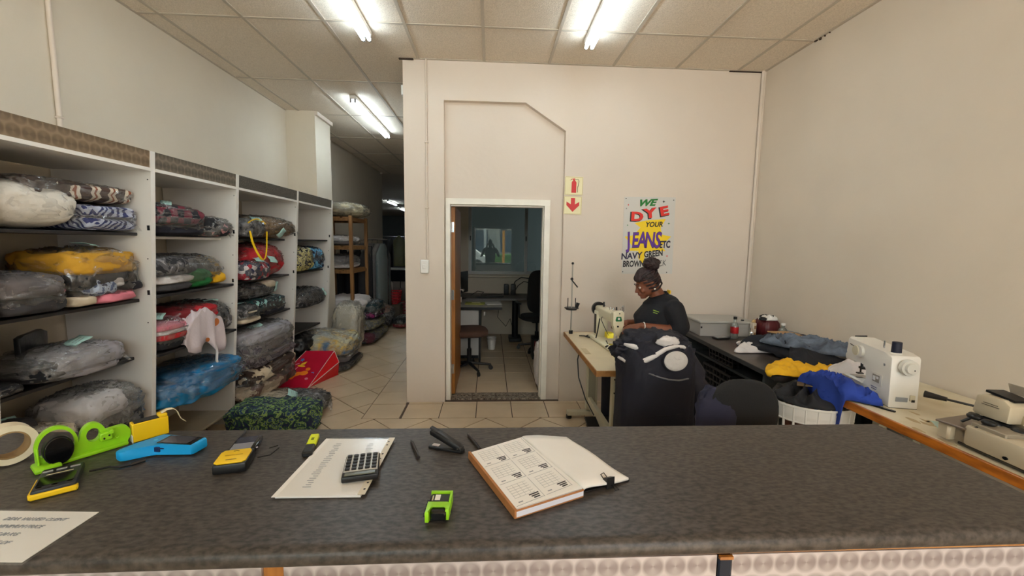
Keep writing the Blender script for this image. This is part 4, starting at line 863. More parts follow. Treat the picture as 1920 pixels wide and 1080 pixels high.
# ---- stack of sheets in punched plastic sleeves
t = place('document_sleeve', 'white printed sheets in a punched plastic sleeve under the calculator', 'paper', -.412, 1.12, 0)
MB().prism([(-.105, -.148), (.10, -.150), (.098, .146), (-.092, .152)], .0005, .006, None, .001).build('sheets', PAPER, t)
MB().prism([(-.112, -.152), (.093, -.149), (.100, .140), (-.098, .150)], .0062, .0070).build('sheet', PAPER, t)
MB().prism([(-.100, -.150), (.108, -.153), (.114, .150), (-.085, .155)], .0072, .0078).build('sleeve', SLEEVE, t, 0)
MB().prism([(.092, -.150), (.110, -.150), (.116, .148), (.098, .148)], .0080, .0088).build('punched_strip', mat('cream_plastic_strip', (214, 204, 182), .4), t, 0)
hs = MB()
for y in (-.128, -.10, -.02, .02, .046, .1, .12): hs.cyl((.103, y, .0089), (.103, y, .0092), .003, seg=10)
hs.build('punch_holes', INK, t)['kind'] = 'stuff'
pl = MB(); rr = random.Random(9)
for k in range(24):
    y = .112 - k * .0098; pl.box((-.045 + rr.uniform(-.003, .003), y, .0083), (rr.uniform(.012, .022), .0016, .0005))
for k in range(9): pl.box((.055 + rr.uniform(-.004, .004), .11 - k * .0098, .0083), (rr.uniform(.012, .022), .0013, .0005))
pl.build('printed_rows', INKL, t, 0)['kind'] = 'stuff'
# ---- calculator
t = place('calculator', 'silver desk calculator with black keys lying on the printed sheets', 'calculator', -.342, 1.078, 12, .0093); t.scale = (.90, .86, .9)
tl = Matrix.Rotation(R(-3), 3, 'X')
MB().box((0, 0, .010), (.100, .132, .018), bevel=.004, seg=2).build('case', BLKP, t); MB().box((0, .012, .0205), (.094, .104, .004), bevel=.001).build('face_plate', mat('silver_plate', (196, 192, 184), .35, .3), t)
MB().box((0, -.055, .021), (.084, .016, .003), bevel=.001).build('display', mat('lcd', (92, 92, 78), .2), t)
DIG = ['7', '8', '9', '%', 'C', '4', '5', '6', '×', '÷', '1', '2', '3', '+', '-', '0', '.', '00', '=', 'M']
for r_ in range(5):
    for c_ in range(5):
        k = MB().box((-.037 + c_ * .0185, -.030 + r_ * .0195, .0245), (.0135, .0135, .006), bevel=.0018).build('key', BLKP, t)
# ---- pens
def pen(label, x, y, a):
    t = place('pen', label, 'pen', x, y, a)
    MB().cyl((0, -.055, .0055), (0, .042, .0055), .0052, seg=12).build('barrel', mat('black_barrel', (38, 30, 28), .35), t); MB().cyl((0, .042, .0055), (0, .060, .0055), .0050, .0012, seg=12).build('tip', BLKP, t); MB().box((.0, -.035, .0115), (.002, .035, .002)).build('clip', BLKP, t)
pen('black pen lying left of the stapler', -.222, 1.200, 21); pen('black pen lying right of the stapler', -.047, 1.243, 23)
# ---- stapler
t = place('stapler', 'black desk stapler standing open at the back of the counter', 'stapler', -.126, 1.205, -20); t.scale = (.82, .82, .85)
MB().prism([(-.068, -.016), (.060, -.016), (.066, -.008), (.066, .010), (.058, .018), (-.066, .018), (-.074, 0)], 0, .009, None, .002).build('base', BLKP, t)
MB().box((-.045, 0, .0098), (.028, .018, .001)).build('anvil_plate', CHROME, t)
a_ = Matrix.Rotation(R(20), 3, 'Y')
MB().box((-.006, 0, .033), (.120, .020, .012), rot=a_, bevel=.002).build('magazine', METD, t)
MB().prism([(-.072, .010), (.058, .006), (.062, .018), (.045, .028), (-.05, .034), (-.072, .032), (-.078, .022)], -.0135, .0135, Matrix.Translation((0, 0, .016)) @ a_.to_4x4() @ Matrix(((1, 0, 0, 0), (0, 0, -1, 0), (0, 1, 0, 0), (0, 0, 0, 1))), .004).build('arm', BLKP, t)
MB().box((-.05, 0, .068), (.035, .020, .006), rot=a_, bevel=.002).build('thumb_pad', mat('rubber_pad', (34, 34, 36), .6), t)
MB().cyl((.050, -.017, .014), (.050, .017, .014), .004).box((.052, 0, .010), (.018, .030, .02), bevel=.003).build('hinge', BLKP, t); MB().cyl((.050, -.0175, .016), (.050, -.0155, .016), .003).cyl((.062, -.016, .022), (.062, -.0145, .022), .0025).build('rivets', CHROME, t)['kind'] = 'stuff'
# ---- self-inking date stamp lying on its side
t = place('date_stamp', 'lime green and black self-inking stamp lying on its side near the counter front', 'stamp', -.117, .905, -2)
MB().box((.004, .018, .014), (.048, .036, .026), bevel=.004).build('frame', BLKP, t)
MB().box((.006, -.020, .015), (.036, .030, .024), bevel=.004).build('grip', BLKG, t)
m = MB().prism([(-.022, -.040), (-.014, -.040), (-.012, -.018), (.018, -.018), (.022, -.022), (.022, -.03), (.030, -.03), (.031, -.008), (.024, .0), (-.022, .0)], .004, .030, None, .002); m.build('green_bracket', LIME, t)
MB().b2((-.020, .034, .004), (.026, .040, .031)).b2((.026, .0, .006), (.031, .040, .031)).build('green_rim', LIME, t)
MB().box((-.002, .018, .0275), (.012, .020, .001)).build('label', PAPER, t); MB().box((-.013, .016, .0275), (.003, .018, .001)).build('gold_mark', mat('gold_line', (200, 190, 150), .4), t)
for y in (.026, .012, -.004, -.022): MB().cyl((-.028, y, .012), (-.020, y, .012), .0045, seg=10).build('wheel', BLKP, t)
# ---- receipt book with turned-over sheets and a binder clip
t = place('receipt_book', 'thick open slip book with a brown spine edge and white leaves turned over', 'book', 0, 0)
A = [(-.056, 1.146), (.062, .878), (.236, .955), (.103, 1.232)]
KB = mat('kraft_cover', (176, 118, 70), .7, var=.08, vs=30)
MB().prism(A, .0005, .004).build('back_cover', KB, t); MB().prism([(x + (.003 if i in (0, 1) else 0), y) for i, (x, y) in enumerate(A)], .0042, .019).build('page_block', mat('page_edges', (220, 220, 230), .8, var=.06, vs=4, stretch=(1, 1, 300)), t, 0)
MB().prism([(-.059, 1.146), (.060, .876), (.066, .879), (-.053, 1.149)], .002, .0225).build('spine_tape', KB, t); MB().prism([(.06, .874), (.236, .951), (.236, .957), (.062, .880)], .0192, .021).build('cover_lip', KB, t)
MB().prism([(-.050, 1.146), (.064, .885), (.236, .962), (.103, 1.236)], .0195, .0212).build('slip_page', PAPER, t)
# printed slips: axes of the page
o0 = V((-.050, 1.146)); ux = (V((.064, .885)) - o0); uy = (V((.100, 1.232)) - o0)
def slip(u, v, wu, wv, m_, mt, z=.0213):
    p = o0 + ux * u + uy * v; q = ux * wu; r_ = uy * wv; m_.prism([tuple(p), tuple(p + q), tuple(p + q + r_), tuple(p + r_)], z, z + .0004)
ln = MB(); dk = MB(); gr = MB()
for r_ in range(3):
    for c_ in range(2):
        u0, v0_ = .02 + r_ * .33, .03 + c_ * .50
        slip(u0 + .30, v0_, .003, .46, ln, INK); slip(u0, v0_ + .46, .31, .004, ln, INK)
        for k in range(6): slip(u0 + .03 + .035 * k, v0_ + .05, .003, .34, gr, INK)
        for k in range(4): slip(u0 + .04, v0_ + .06 + .09 * k, .16, .003, gr, INK)
        for k in range(3): slip(u0 + .22 + .025 * k, v0_ + .27 + .02 * k, .014, .16 - .03 * k, dk, INK)
        slip(u0 + .26, v0_ + .06, .012, .07, ln, INK)
ln.build('ruled_lines', INKL, t, 0)['kind'] = 'stuff'; gr.build('form_grid', mat('pale_form_ink', (190, 190, 188), .8), t, 0)['kind'] = 'stuff'; dk.build('stamped_text', INK, t, 0)['kind'] = 'stuff'
# turned leaves: curved sheet
m = MB(); P0, P1 = V((.103, 1.232)), V((.236, .955)); Q0, Q1 = V((.250, 1.262)), V((.372, 1.020)); rows = []
for i in range(15):
    u = i / 14; a = P0.lerp(Q0, u); b = P1.lerp(Q1, u); zz = .024 + .022 * math.sin(PI * min(1, u * 1.6)) * (1 - u) if u < .62 else .0
    z = .0235 + .006 * math.sin(PI * u ** .6) * (1 - u) - .014 * u
    bulge = -.008 * math.sin(PI * min(1, u * 3)) * (1 if u < .34 else 0)
    rows.append([m.bm.verts.new((*(a.lerp(b, v / 10) + (Q0 - P0).normalized() * (bulge * (1 - .5 * v / 10))), z + .002 * math.sin(v * .9 + u * 4))) for v in range(11)])
for a, b in zip(rows, rows[1:]):
    for v in range(10): m.bm.faces.new((a[v], a[v + 1], b[v + 1], b[v]))
lf = m.build('turned_leaves', PAPER, t, 180); sd = lf.modifiers.new('t', 'SOLIDIFY'); sd.thickness = .006; sd.offset = -1
MB().prism([(.120, 1.215), (.252, 1.275), (.375, 1.022), (.245, .975)], .0008, .0028).build('black_board', BLKP, t)
o = MB().prism([(-.016, -.009), (.016, -.009), (.007, .009), (-.007, .009)], -.012, .012, Matrix.Translation((.312, .999, .014)) @ Matrix.Rotation(R(20), 4, 'Z') @ Matrix.Rotation(R(90), 4, 'Y'), .001).build('binder_clip', BLKP, t)
MB().tube([(.300, 1.0, .018), (.296, 1.018, .022), (.306, 1.026, .022), (.312, 1.008, .018)], .0013, 5).tube([(.318, .992, .008), (.322, .972, .006), (.332, .974, .006), (.326, .99, .008)], .0012, 5).build('clip_handles', METD, t)['kind'] = 'stuff'
# ================================================================ SIGNS ON THE BACK WALL
def sign_panel(name, label, cat, x0, x1, z0, z1, m, tilt=0):
    t = thing(name, label, cat, ((x0 + x1) / 2, YB - .001, (z0 + z1) / 2), rot=(0, R(tilt), 0)); w_, h_ = x1 - x0, z1 - z0
    MB().box((0, -.002, 0), (w_, .004, h_)).build('panel', m, t, 0); return t
UP = Matrix(((1, 0, 0, 0), (0, 0, 1, 0), (0, 1, 0, 0), (0, 0, 0, 1)))   # outline (x,z) -> wall plane
def flat(m, pts, d): m.prism(pts, -d - .0004, -d, UP); return m
CRM = mat('cream_sign', (232, 222, 178), .45); SRED = mat('sign_red', (206, 34, 38), .45); SLINE = mat('sign_line', (190, 170, 120), .5)
t = sign_panel('extinguisher_sign', 'cream square sign with a red fire extinguisher pictogram', 'sign', .707, .882, 2.047, 2.220, CRM, 1)
m = flat(MB(), [(-.022, -.065), (.024, -.065), (.024, .030), (.016, .045), (-.016, .045), (-.022, .030)], .0045); flat(m, [(-.010, .045), (.010, .045), (.010, .062), (-.010, .062)], .0045); flat(m, [(-.03, .056), (.01, .066), (.01, .072), (-.03, .062)], .0045); m.build('red_cylinder_print', SRED, t, 0)
MB().tube([(.010, -.005, .058), (.040, -.005, .062), (.048, -.005, .045), (.042, -.005, .0), (.034, -.005, -.02), (.036, -.005, -.06)], .0022, 4).tube([(-.02, -.005, .055), (-.04, -.005, .050)], .0015, 4).build('hose_print', INK, t, 0)
def border(t, w_, h_, m_, d=.0045, th=.003):
    MB().box((0, -d, h_), (2 * w_, .001, th)).box((0, -d, -h_), (2 * w_, .001, th)).box((w_, -d, 0), (th, .001, 2 * h_)).box((-w_, -d, 0), (th, .001, 2 * h_)).build('border', m_, t, 0)
border(t, .083, .081, SLINE)
t = sign_panel('arrow_sign', 'cream square sign with a red arrow pointing down', 'sign', .702, .876, 1.864, 2.035, CRM, 1)
m = flat(MB(), [(-.020, .070), (.020, .070), (.020, .010), (.062, .034), (.062, .0), (0, -.062), (-.062, .0), (-.062, .034), (-.020, .010)], .0045); m.build('arrow_print', SRED, t, 0); border(t, .082, .080, SLINE)
# ---- WE DYE YOUR JEANS poster
t = sign_panel('poster', 'colourful painted poster reading WE DYE YOUR JEANS ETC', 'poster', 1.293, 1.800, 1.298, 2.042, mat('poster_silver', (206, 202, 196), .4), 0)
t.rotation_euler = (0, R(-.4), 0)
def zp(px, py): return ((px - 645) / 465 * .507 - .2535, .372 - (py - 243) / 705 * .744)   # poster layout grid
PY_ = mat('poster_yellow', (244, 208, 20), .5); PG = mat('poster_green', (24, 120, 44), .5); PR = mat('poster_red', (222, 44, 34), .5); PP = mat('poster_purple', (92, 40, 150), .5); PK = mat('poster_black', (24, 22, 30), .5); PD = mat('poster_navy', (30, 24, 60), .5)
m = MB(); star = [(745, 480), (850, 455), (1030, 440), (985, 520), (1000, 585), (1085, 600), (1000, 690), (1040, 735), (860, 740), (835, 860), (790, 800), (790, 735), (675, 735), (740, 700), (660, 605), (745, 590), (800, 520)]
flat(m, [zp(*p) for p in star], .0042); m.build('yellow_burst_print', PY_, t, 0)
def pt(s_, px, py, h_, mt, d, rot=0, sx=1, shear=.2, bold=.0, nm='lettering'):
    x, z = zp(px, py); text(s_, h_, mt, t, (x, -d, z), (R(90), R(-rot), 0), nm, .0002, shear, bold, sx)
pt('WE', 845, 322, .085, PG, .0055, 3, 1.3, .4, .004)
for s_, px, py, h_, r_ in (('D', 765, 456, .115, -2), ('Y', 888, 428, .125, 8), ('E', 1018, 405, .12, 12)):
    pt(s_, px - 8, py + 8, h_ * 1.06, PK, .0050, r_, 1.45, 0, .006, 'letter_shadow'); pt(s_, px, py, h_, PR, .0058, r_, 1.45, 0, .005)
pt('YOUR', 922, 512, .066, PK, .0056, 2, .95, .25, .002)
for s_, px, py, h_, r_ in (('J', 700, 700, .205, 6), ('E', 755, 700, .200, 2), ('A', 818, 698, .205, 0), ('N', 888, 700, .205, 0), ('S', 956, 702, .215, -4)):
    pt(s_, px, py + 3, h_ * 1.03, PD, .0050, r_, .62, .12, .007, 'letter_shadow'); pt(s_, px, py, h_, PP, .0058, r_, .62, .12, .004)
pt('ETC', 1030, 705, .095, PD, .0056, 2, .62, .1, .004)
pt('NAVY', 728, 808, .082, PD, .0056, 4, .95, .1, .003); pt('GREEN', 930, 786, .082, PK, .0056, 6, .74, .1, .003)
pt('BROWN', 748, 882, .082, PK, .0056, 1, .68, .1, .003); pt('BLACK', 965, 882, .082, PK, .0056, 8, .74, .25, -.0005)
m = MB()
def star4(m, px, py, r, d=.0046): x, z = zp(px, py); flat(m, [(x + (r if i % 2 == 0 else r * .35) * math.cos(PI * i / 4), z + (r if i % 2 == 0 else r * .35) * math.sin(PI * i / 4)) for i in range(8)], d)
m = MB(); [star4(m, *a) for a in ((1003, 282, .016), (667, 348, .008))]; m.build('black_star_print', PK, t, 0)
m = MB(); [star4(m, *a) for a in ((683, 315, .011), (1055, 782, .012))]; m.build('red_star_print', PR, t, 0)
m = MB(); [star4(m, *a) for a in ((683, 500, .010), (1058, 482, .013))]; m.build('green_star_print', PG, t, 0)
for px, py in ((660, 258), (1092, 268), (630, 930), (1058, 935)): x, z = zp(px, py); MB().cyl((max(-.245, min(.245, x)), -.004, z), (max(-.245, min(.245, x)), -.008, z), .005, seg=10).build('screw', METD, t)

# ================================================================ INDUSTRIAL SEWING TABLE
TZ = .76
st = thing('sewing_table', 'beige sewing table with wooden edge and cream steel stand', 'table', (.93, 3.18, 0))
MB().box((-.0, 0, TZ - .019), (.46, 1.19, .036)).build('table_top', PLY, st, 0)
MB().box((-.2335, 0, TZ - .019), (.007, 1.20, .038)).box((.0, -.5985, TZ - .019), (.474, .007, .038)).box((.0, .5985, TZ - .019), (.474, .007, .038)).build('wood_edging', PLYEDGE, st, 0)
for y in (-.33, .42):
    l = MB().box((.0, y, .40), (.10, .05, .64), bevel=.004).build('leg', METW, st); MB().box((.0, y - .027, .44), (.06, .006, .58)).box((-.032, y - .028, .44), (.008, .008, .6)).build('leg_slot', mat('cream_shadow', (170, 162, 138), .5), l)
    MB().cyl((-.035, y - .028, .62), (-.035, y - .033, .62), .006).cyl((.035, y - .028, .62), (.035, y - .033, .62), .006).cyl((-.035, y - .028, .52), (-.035, y - .033, .52), .006).build('bolts', METD, l)['kind'] = 'stuff'
    MB().box((.0, y, .05), (.44, .06, .04), bevel=.004).build('foot', METW, st)
    for x in (-.2, .2): MB().cyl((x, y, 0), (x, y, .03), .026, seg=12).build('rubber_foot', BLKP, st)
    MB().box((0, y, .722), (.40, .04, .035)).build('bracket', METW, st)
MB().box((-.02, .045, .16), (.035, .76, .09), bevel=.003).build('stretcher', METW, st)
MB().box((-.1, .045, .30), (.03, .76, .03), rot=Matrix.Rotation(R(-18), 3, 'X')).build('brace', METW, st) if 0 else None
pm = MB().box((.02, -.02, .11), (.30, .28, .02), bevel=.004, rot=Matrix.Rotation(R(10), 3, 'X')).build('treadle', METD, st); MB().cyl((.08, .05, .12), (.10, .1, .70), .005).build('treadle_rod', METD, st)
mt_ = MB().cyl((.08, .12, .58), (.08, .34, .58), .075, seg=20).cyl((.08, .08, .58), (.08, .12, .58), .05).build('motor', METD, st)
MB().tube([(-.16, .2, .74), (-.18, .22, .6), (-.17, .2, .45), (-.13, .1, .3), (-.08, .0, .2)], .005, 6).build('cable', BLKP, st)
MB().box((-.19, -.1, TZ + .0008), (.04, .16, .001)).build('ruler_mark', mat('worn_patch', (196, 178, 140), .5), st)
# thread stand at the far corner
ts = thing('thread_stand', 'thin steel thread stand at the far end of the sewing table', 'thread stand', (.745, 3.70, TZ + .001))
MB().cyl((0, 0, 0), (0, 0, .64), .006, seg=10).build('pole', mat('pale_steel', (170, 166, 158), .4, .6), ts); MB().cyl((0, 0, 0), (0, 0, .03), .018).build('base_nut', METD, ts)
for z in (.235, .222): MB().cyl((0, 0, z), (0, 0, z + .006), .065 if z > .23 else .05, seg=24).build('spool_plate', METD, ts)
for s_ in (-1, 1): MB().cyl((s_ * .035, 0, .24), (s_ * .035, 0, .33), .004, seg=8).build('spool_pin', METD, ts)
MB().cyl((.045, 0, .235), (.06, 0, .285), .012, .018, seg=10).build('clamp', METD, ts)
MB().cyl((-.01, 0, .50), (.045, -.03, .43), .006, seg=8).cyl((-.012, 0, .495), (.004, 0, .51), .012).build('guide_arm', METD, ts); MB().ell((0, 0, .645), (.012, .012, .012)).build('knob', BLKP, ts)
# industrial machine, needle end toward the camera
im = thing('sewing_machine', 'cream industrial sewing machine with a green badge on its end', 'sewing machine', (.985, 3.33, TZ + .001), R(4))
CRMM = mat('cream_enamel', (222, 214, 186), .3, var=.02, vs=8)
MB().box((0, 0, .012), (.18, .50, .024), bevel=.006).build('bed', CRMM, im)
MB().box((.0, .04, .245), (.085, .40, .085), bevel=.02, seg=3).box((.0, .19, .13), (.10, .11, .24), bevel=.018, seg=3).build('arm', CRMM, im)
MB().prism([(-.045, .29), (-.03, .305), (.03, .305), (.045, .29), (.045, .19), (.022, .15), (.015, .11), (-.015, .11), (-.022, .15), (-.045, .19)], .165, .215, Matrix(((1, 0, 0, 0), (0, 0, -1, 0), (0, 1, 0, 0), (0, 0, 0, 1))), .006).build('head', CRMM, im)
bd = MB().prism([(-.022, .225), (.022, .225), (.026, .235), (.018, .262), (-.018, .262), (-.026, .235)], .2155, .2175, Matrix(((1, 0, 0, 0), (0, 0, -1, 0), (0, 1, 0, 0), (0, 0, 0, 1)))).build('green_badge', mat('badge_green', (16, 110, 66), .4), im, 0)
MB().cyl((0, -.2176, .245), (0, -.219, .245), .009, seg=14).build('badge_emblem', WHP, im)
MB().cyl((-.005, -.2155, .185), (-.005, -.219, .185), .008, seg=12).cyl((.005, -.2155, .285), (.005, -.218, .285), .005).build('end_screws', BLKP, im)['kind'] = 'stuff'
MB().cyl((0, -.19, .03), (0, -.19, .11), .004, seg=8).box((0, -.19, .032), (.02, .03, .006)).cyl((-.0, -.18, .03), (0, -.18, .12), .005).build('needle_bar', CHROME, im)
MB().box((0, -.17, .0262), (.09, .09, .003)).build('needle_plate', CHROME, im)
MB().cyl((0, .245, .25), (0, .275, .25), .062, seg=24).build('hand_wheel', METD, im)
for y, h_ in ((.13, .04), (-.03, .02), (-.10, .025), (-.16, .04)): MB().cyl((0, y, .285), (0, y, .29 + h_), .009, .006, seg=10).build('thread_post', METD if h_ > .03 else CHROME, im)
MB().box((-.051, .19, .13), (.006, .05, .17), bevel=.002).build('side_panel', METD, im); MB().tube([(-.05, .02, .22), (-.065, .0, .20), (-.062, -.06, .16), (-.05, -.14, .10)], .003, 6).tube([(-.06, .05, .20), (-.07, .06, .10), (-.08, .07, .03)], .005, 6).build('thread_lever', METD, im)
MB().box((-.0, -.02, .075), (.055, .07, .045), bevel=.004).build('yellow_tag', mat('yellow_note', (210, 190, 40), .6), im)
MB().cyl((-.05, -.13, .03), (-.075, -.16, .06), .004).cyl((-.072, -.19, .026), (-.09, -.21, .024), .009).build('lifter', BLKP, im)
MB().tube([(.045, -.12, .30), (.07, -.13, .34), (.06, -.17, .33), (.05, -.19, .28), (.052, -.17, .24)], .0025, 6).tube([(.05, -.1, .29), (.075, -.12, .31), (.07, -.14, .25)], .0025, 6).cyl((.06, -.15, .22), (.06, -.15, .33), .008).build('tension_assembly', CHROME, im)
lp_ = MB().ell((.012, -.155, .115), (.008, .008, .008)).build('needle_lamp', mat('led_white', (240, 250, 255), .3, emit=60), im)
o = MB().tube([(.80, 3.58, TZ + .008), (.83, 3.52, TZ + .02), (.87, 3.50, TZ + .012), (.85, 3.56, TZ + .008), (.88, 3.60, TZ + .008)], .006, 6).build('coiled_lead', BLKP); tag(o, 'black coiled lead on the sewing table behind the machine', 'cable')
# stool of odds and ends on the floor under the table
o = polar_cloth('gold_trim_cloth', pattern('gold_black_print', 'noise', [(30, 26, 22), (176, 136, 60), (214, 206, 196)], 12, pos=[0, .46, .6]), [(.82, 2.62), (1.0, 2.56), (1.12, 2.66), (1.05, 2.82), (.9, 2.84)], lambda x, y: .004, .16, 8, freq=10)
tag(o, 'heap of gold, black and white cloth on the floor under the sewing table', 'cloth')

# ================================================================ DARK DESK AND WHITE DESK ALONG THE RIGHT WALL
DZ = .76
dd = thing('desk', 'long dark grey topped desk running along the right wall', 'desk', (2.2, 3.2, 0))
DKT = mat('dark_brown_laminate', (74, 66, 62), .35, rgb2=(58, 52, 50), vs=14); DKP = mat('slate_panel', (66, 70, 72), .6, var=.05, vs=6)
MB().prism([(-.33, .70), (.385, .79), (.385, -.74), (-.38, -.74)], DZ - .028, DZ).build('desk_top', DKT, dd, 0)
MB().prism([(-.335, .70), (-.326, .70), (-.376, -.74), (-.385, -.74)], DZ - .03, DZ + .0006).build('edge_band', mat('dark_edge', (50, 50, 50), .6), dd, 0)
MB().box((.02, .66, .365), (.66, .02, .73)).build('end_panel', DKP, dd, 0); MB().box((-.26, -.60, .365), (.20, .025, .73)).box((.1, -.60, .365), (.5, .025, .73)).build('end_panel', DKP, dd, 0)
MB().b2((.36, -.72, 0), (.375, .70, .73)).build('modesty_panel', DKP, dd, 0)
MB().box((.05, .10, .58), (.58, 1.0, .02)).build('under_shelf', DKP, dd, 0); MB().box((.05, -.02, .30), (.58, 1.16, .02)).build('lower_shelf', DKP, dd, 0)
wd = thing('desk', 'white topped sewing desk with orange varnished wooden edge', 'desk', (2.22, 1.65, 0)); WZ = .78
OED = mat('orange_varnish', (198, 116, 36), .35, rgb2=(150, 84, 28), vs=14, stretch=(3, .7, 3))
MB().b2((-.335, -.80, WZ - .026), (.375, .64, WZ)).build('desk_top', mat('worn_cream_laminate', (226, 216, 190), .4, rgb2=(206, 192, 160), vs=5), wd, 0)
MB().b2((-.350, -.80, WZ - .040), (-.335, .64, WZ + .0008), .002).build('wood_edge', OED, wd, 0); MB().b2((-.350, .641, WZ - .040), (.375, .652, WZ + .0008)).build('end_edge', OED, wd, 0)
for x in (-.27, .31):
    for y in (-.72, .58): MB().box((x + (.0 if y < 0 or x > 0 else .36), y, .37), (.05, .05, .74), bevel=.004).build('leg', METW, wd)
for y in (-.72, .58): MB().box((.02, y, .70), (.6, .03, .06)).build('rail', METW, wd)
sc = MB(); rq = random.Random(5)
for k in range(16):
    x, y = rq.uniform(-.32, -.1), rq.uniform(-.6, .3); sc.prism([(x + math.cos(a) * rq.uniform(.006, .02) , y + math.sin(a) * rq.uniform(.01, .045)) for a in [2 * PI * i / 7 for i in range(7)]], WZ, WZ + .0005)
sc.build('worn_spots', mat('worn_brown_spots', (186, 164, 126), .7), wd, 0)['kind'] = 'stuff'
MB().prism([(-.24, -.02), (-.18, -.05), (-.10, .07), (-.16, .10)], WZ, WZ + .0006).build('blue_stain', mat('faded_blue_stain', (168, 194, 182), .5), wd, 0)
MB().prism([(-.26, -.36), (-.22, -.40), (-.16, -.16), (-.20, -.12)], WZ, WZ + .0006).build('yellow_stain', mat('ochre_stain', (178, 150, 74), .6), wd, 0)
# ---- things on the dark desk
def on(name, label, cat, x, y, a=0, z=DZ): return thing(name, label, cat, (x, y, z + .001), R(a))
t = on('storage_box', 'pale grey lidded storage box in the corner of the dark desk', 'box', 2.16, 3.76, -4); t.scale = (1, 1, .82)
GB = mat('grey_card_box', (168, 164, 158), .6, var=.02, vs=5)
MB().box((0, 0, .072), (.47, .34, .144), bevel=.003).build('box_body', GB, t); MB().box((0, 0, .160), (.50, .37, .03), bevel=.008).build('lid', mat('grey_card_lid', (178, 174, 166), .55), t); MB().box((-.225, -.172, .10), (.012, .006, .02)).build('catch', METD, t)
t = on('cola_bottle', 'small cola bottle with a red label and black cap on the dark desk', 'bottle', 2.17, 3.50)
MB().lathe([(0, .001), (.030, .001), (.033, .01), (.032, .05), (.030, .06), (.033, .075), (.033, .11), (.024, .135), (.013, .155), (.012, .18), (0, .18)]).build('bottle_body', clear('bottle_plastic', (225, 235, 228), .1, .7, .05, milk=.15), t)
MB().lathe([(.0335, .052), (.034, .054), (.034, .108), (.0335, .11)]).build('label', mat('cola_label', (190, 24, 30), .4, rgb2=(30, 14, 18), vs=14), t); MB().cyl((0, 0, .178), (0, 0, .200), .015).build('cap', BLKP, t)
MB().lathe([(0, .003), (.030, .003), (.0305, .05), (0, .05)]).build('cola', mat('cola', (50, 60, 40), .1), t)
t = on('phone', 'flat dark phone-like tray left of the cola bottle', 'phone', 2.05, 3.50, 10); MB().box((0, 0, .009), (.13, .075, .016), bevel=.005).build('casing', BLKP, t); MB().box((0, 0, .0178), (.11, .06, .001)).build('screen', GREYP, t)
t = on('deodorant_can', 'slim grey spray can right of the cola bottle', 'can', 2.30, 3.60); MB().cyl((0, 0, 0), (0, 0, .13), .016).build('can_body', CHROME, t); MB().cyl((0, 0, .13), (0, 0, .155), .015, .013).build('cap', BLKP, t)
t = on('thread_cone', 'white box-like label roll with a brown top beside the spray can', 'roll', 2.365, 3.54, 8); MB().box((0, 0, .07), (.035, .05, .14), bevel=.006).build('roll_body', mat('cream_print', (214, 200, 178), .6), t); MB().box((0, -.0255, .10), (.018, .002, .03)).box((0, -.0255, .04), (.018, .002, .025)).build('print', mat('brown_print2', (150, 110, 70), .6), t); MB().cyl((0, 0, .14), (.01, 0, .165), .018, .012).build('cap', mat('tan_cap', (196, 160, 104), .5), t)
t = on('metal_ring', 'thin standing hoop between the cola bottle and the label roll', 'hoop', 2.325, 3.50, 60); ring(MB(), .055, .050, .012, Matrix.Translation((0, 0, .0562)) @ Matrix.Rotation(R(90), 4, 'X')).build('hoop', CHROME, t)
o = polar_cloth('handbag', mat('maroon_leather', (84, 22, 28), .4, bump=.3, bs=30), [(2.42, 3.46), (2.56, 3.46), (2.585, 3.56), (2.54, 3.64), (2.42, 3.63)], lambda x, y: DZ + .002, .185, 12, ridge=.12, freq=4, prof=.22); tag(o, 'maroon bag standing against the wall at the desk corner', 'bag')
o = polar_cloth('scarf', pattern('black_white_scarf', 'noise', [(22, 22, 26), (220, 216, 210)], 16, pos=[0, .52]), [(2.40, 3.50), (2.46, 3.47), (2.55, 3.48), (2.54, 3.55), (2.44, 3.58)], lambda x, y: DZ + .165, .05, 14, ridge=.5, freq=12); tag(o, 'black and white scarf heaped on top of the maroon bag', 'scarf')
o = polar_cloth('white_cloth', WHC, [(2.36, 3.40), (2.46, 3.30), (2.56, 3.34), (2.52, 3.44)], lambda x, y: DZ + .001, .06, 15, ridge=.4); tag(o, 'small bundled white cloth in front of the maroon bag', 'cloth')
o = polar_cloth('white_garment', WHC, [(1.89, 3.02), (2.12, 3.0), (2.28, 2.98), (2.24, 3.12), (2.27, 3.28), (2.18, 3.38), (2.08, 3.32), (2.02, 3.16)], lambda x, y: DZ + .001, .075, 16, ridge=.7, freq=12); tag(o, 'crumpled white garment at the front edge of the dark desk', 'clothes')
o = polar_cloth('black_garments', mat('black_blue_cloth', (26, 28, 36), .85, var=.2, vs=8, bump=.3, bs=20), [(2.0, 3.14), (2.08, 2.98), (2.16, 2.74), (2.05, 2.66), (2.2, 2.58), (2.5, 2.62), (2.58, 2.9), (2.56, 3.3), (2.4, 3.38), (2.2, 3.22)], lambda x, y: DZ + .002 + (.02 if y > 2.9 else 0), .13, 17, ridge=.5, freq=6); tag(o, 'heap of black clothes across the middle of the dark desk', 'clothes')
MB().box((2.42, 3.06, DZ + .125 + .004), (.26, .34, .006), rot=Matrix.Rotation(R(24), 3, 'Z') @ Matrix.Rotation(R(5), 3, 'Y')).build('cardboard_sheet', mat('brown_cardboard', (178, 140, 96), .8, var=.05, vs=9)); tag(bpy.data.objects['cardboard_sheet'], 'brown cardboard sheet lying behind the jeans', 'cardboard')
JN = mat('faded_denim', (112, 124, 140), .85, rgb2=(70, 78, 92), vs=9, bump=.5, bs=60)
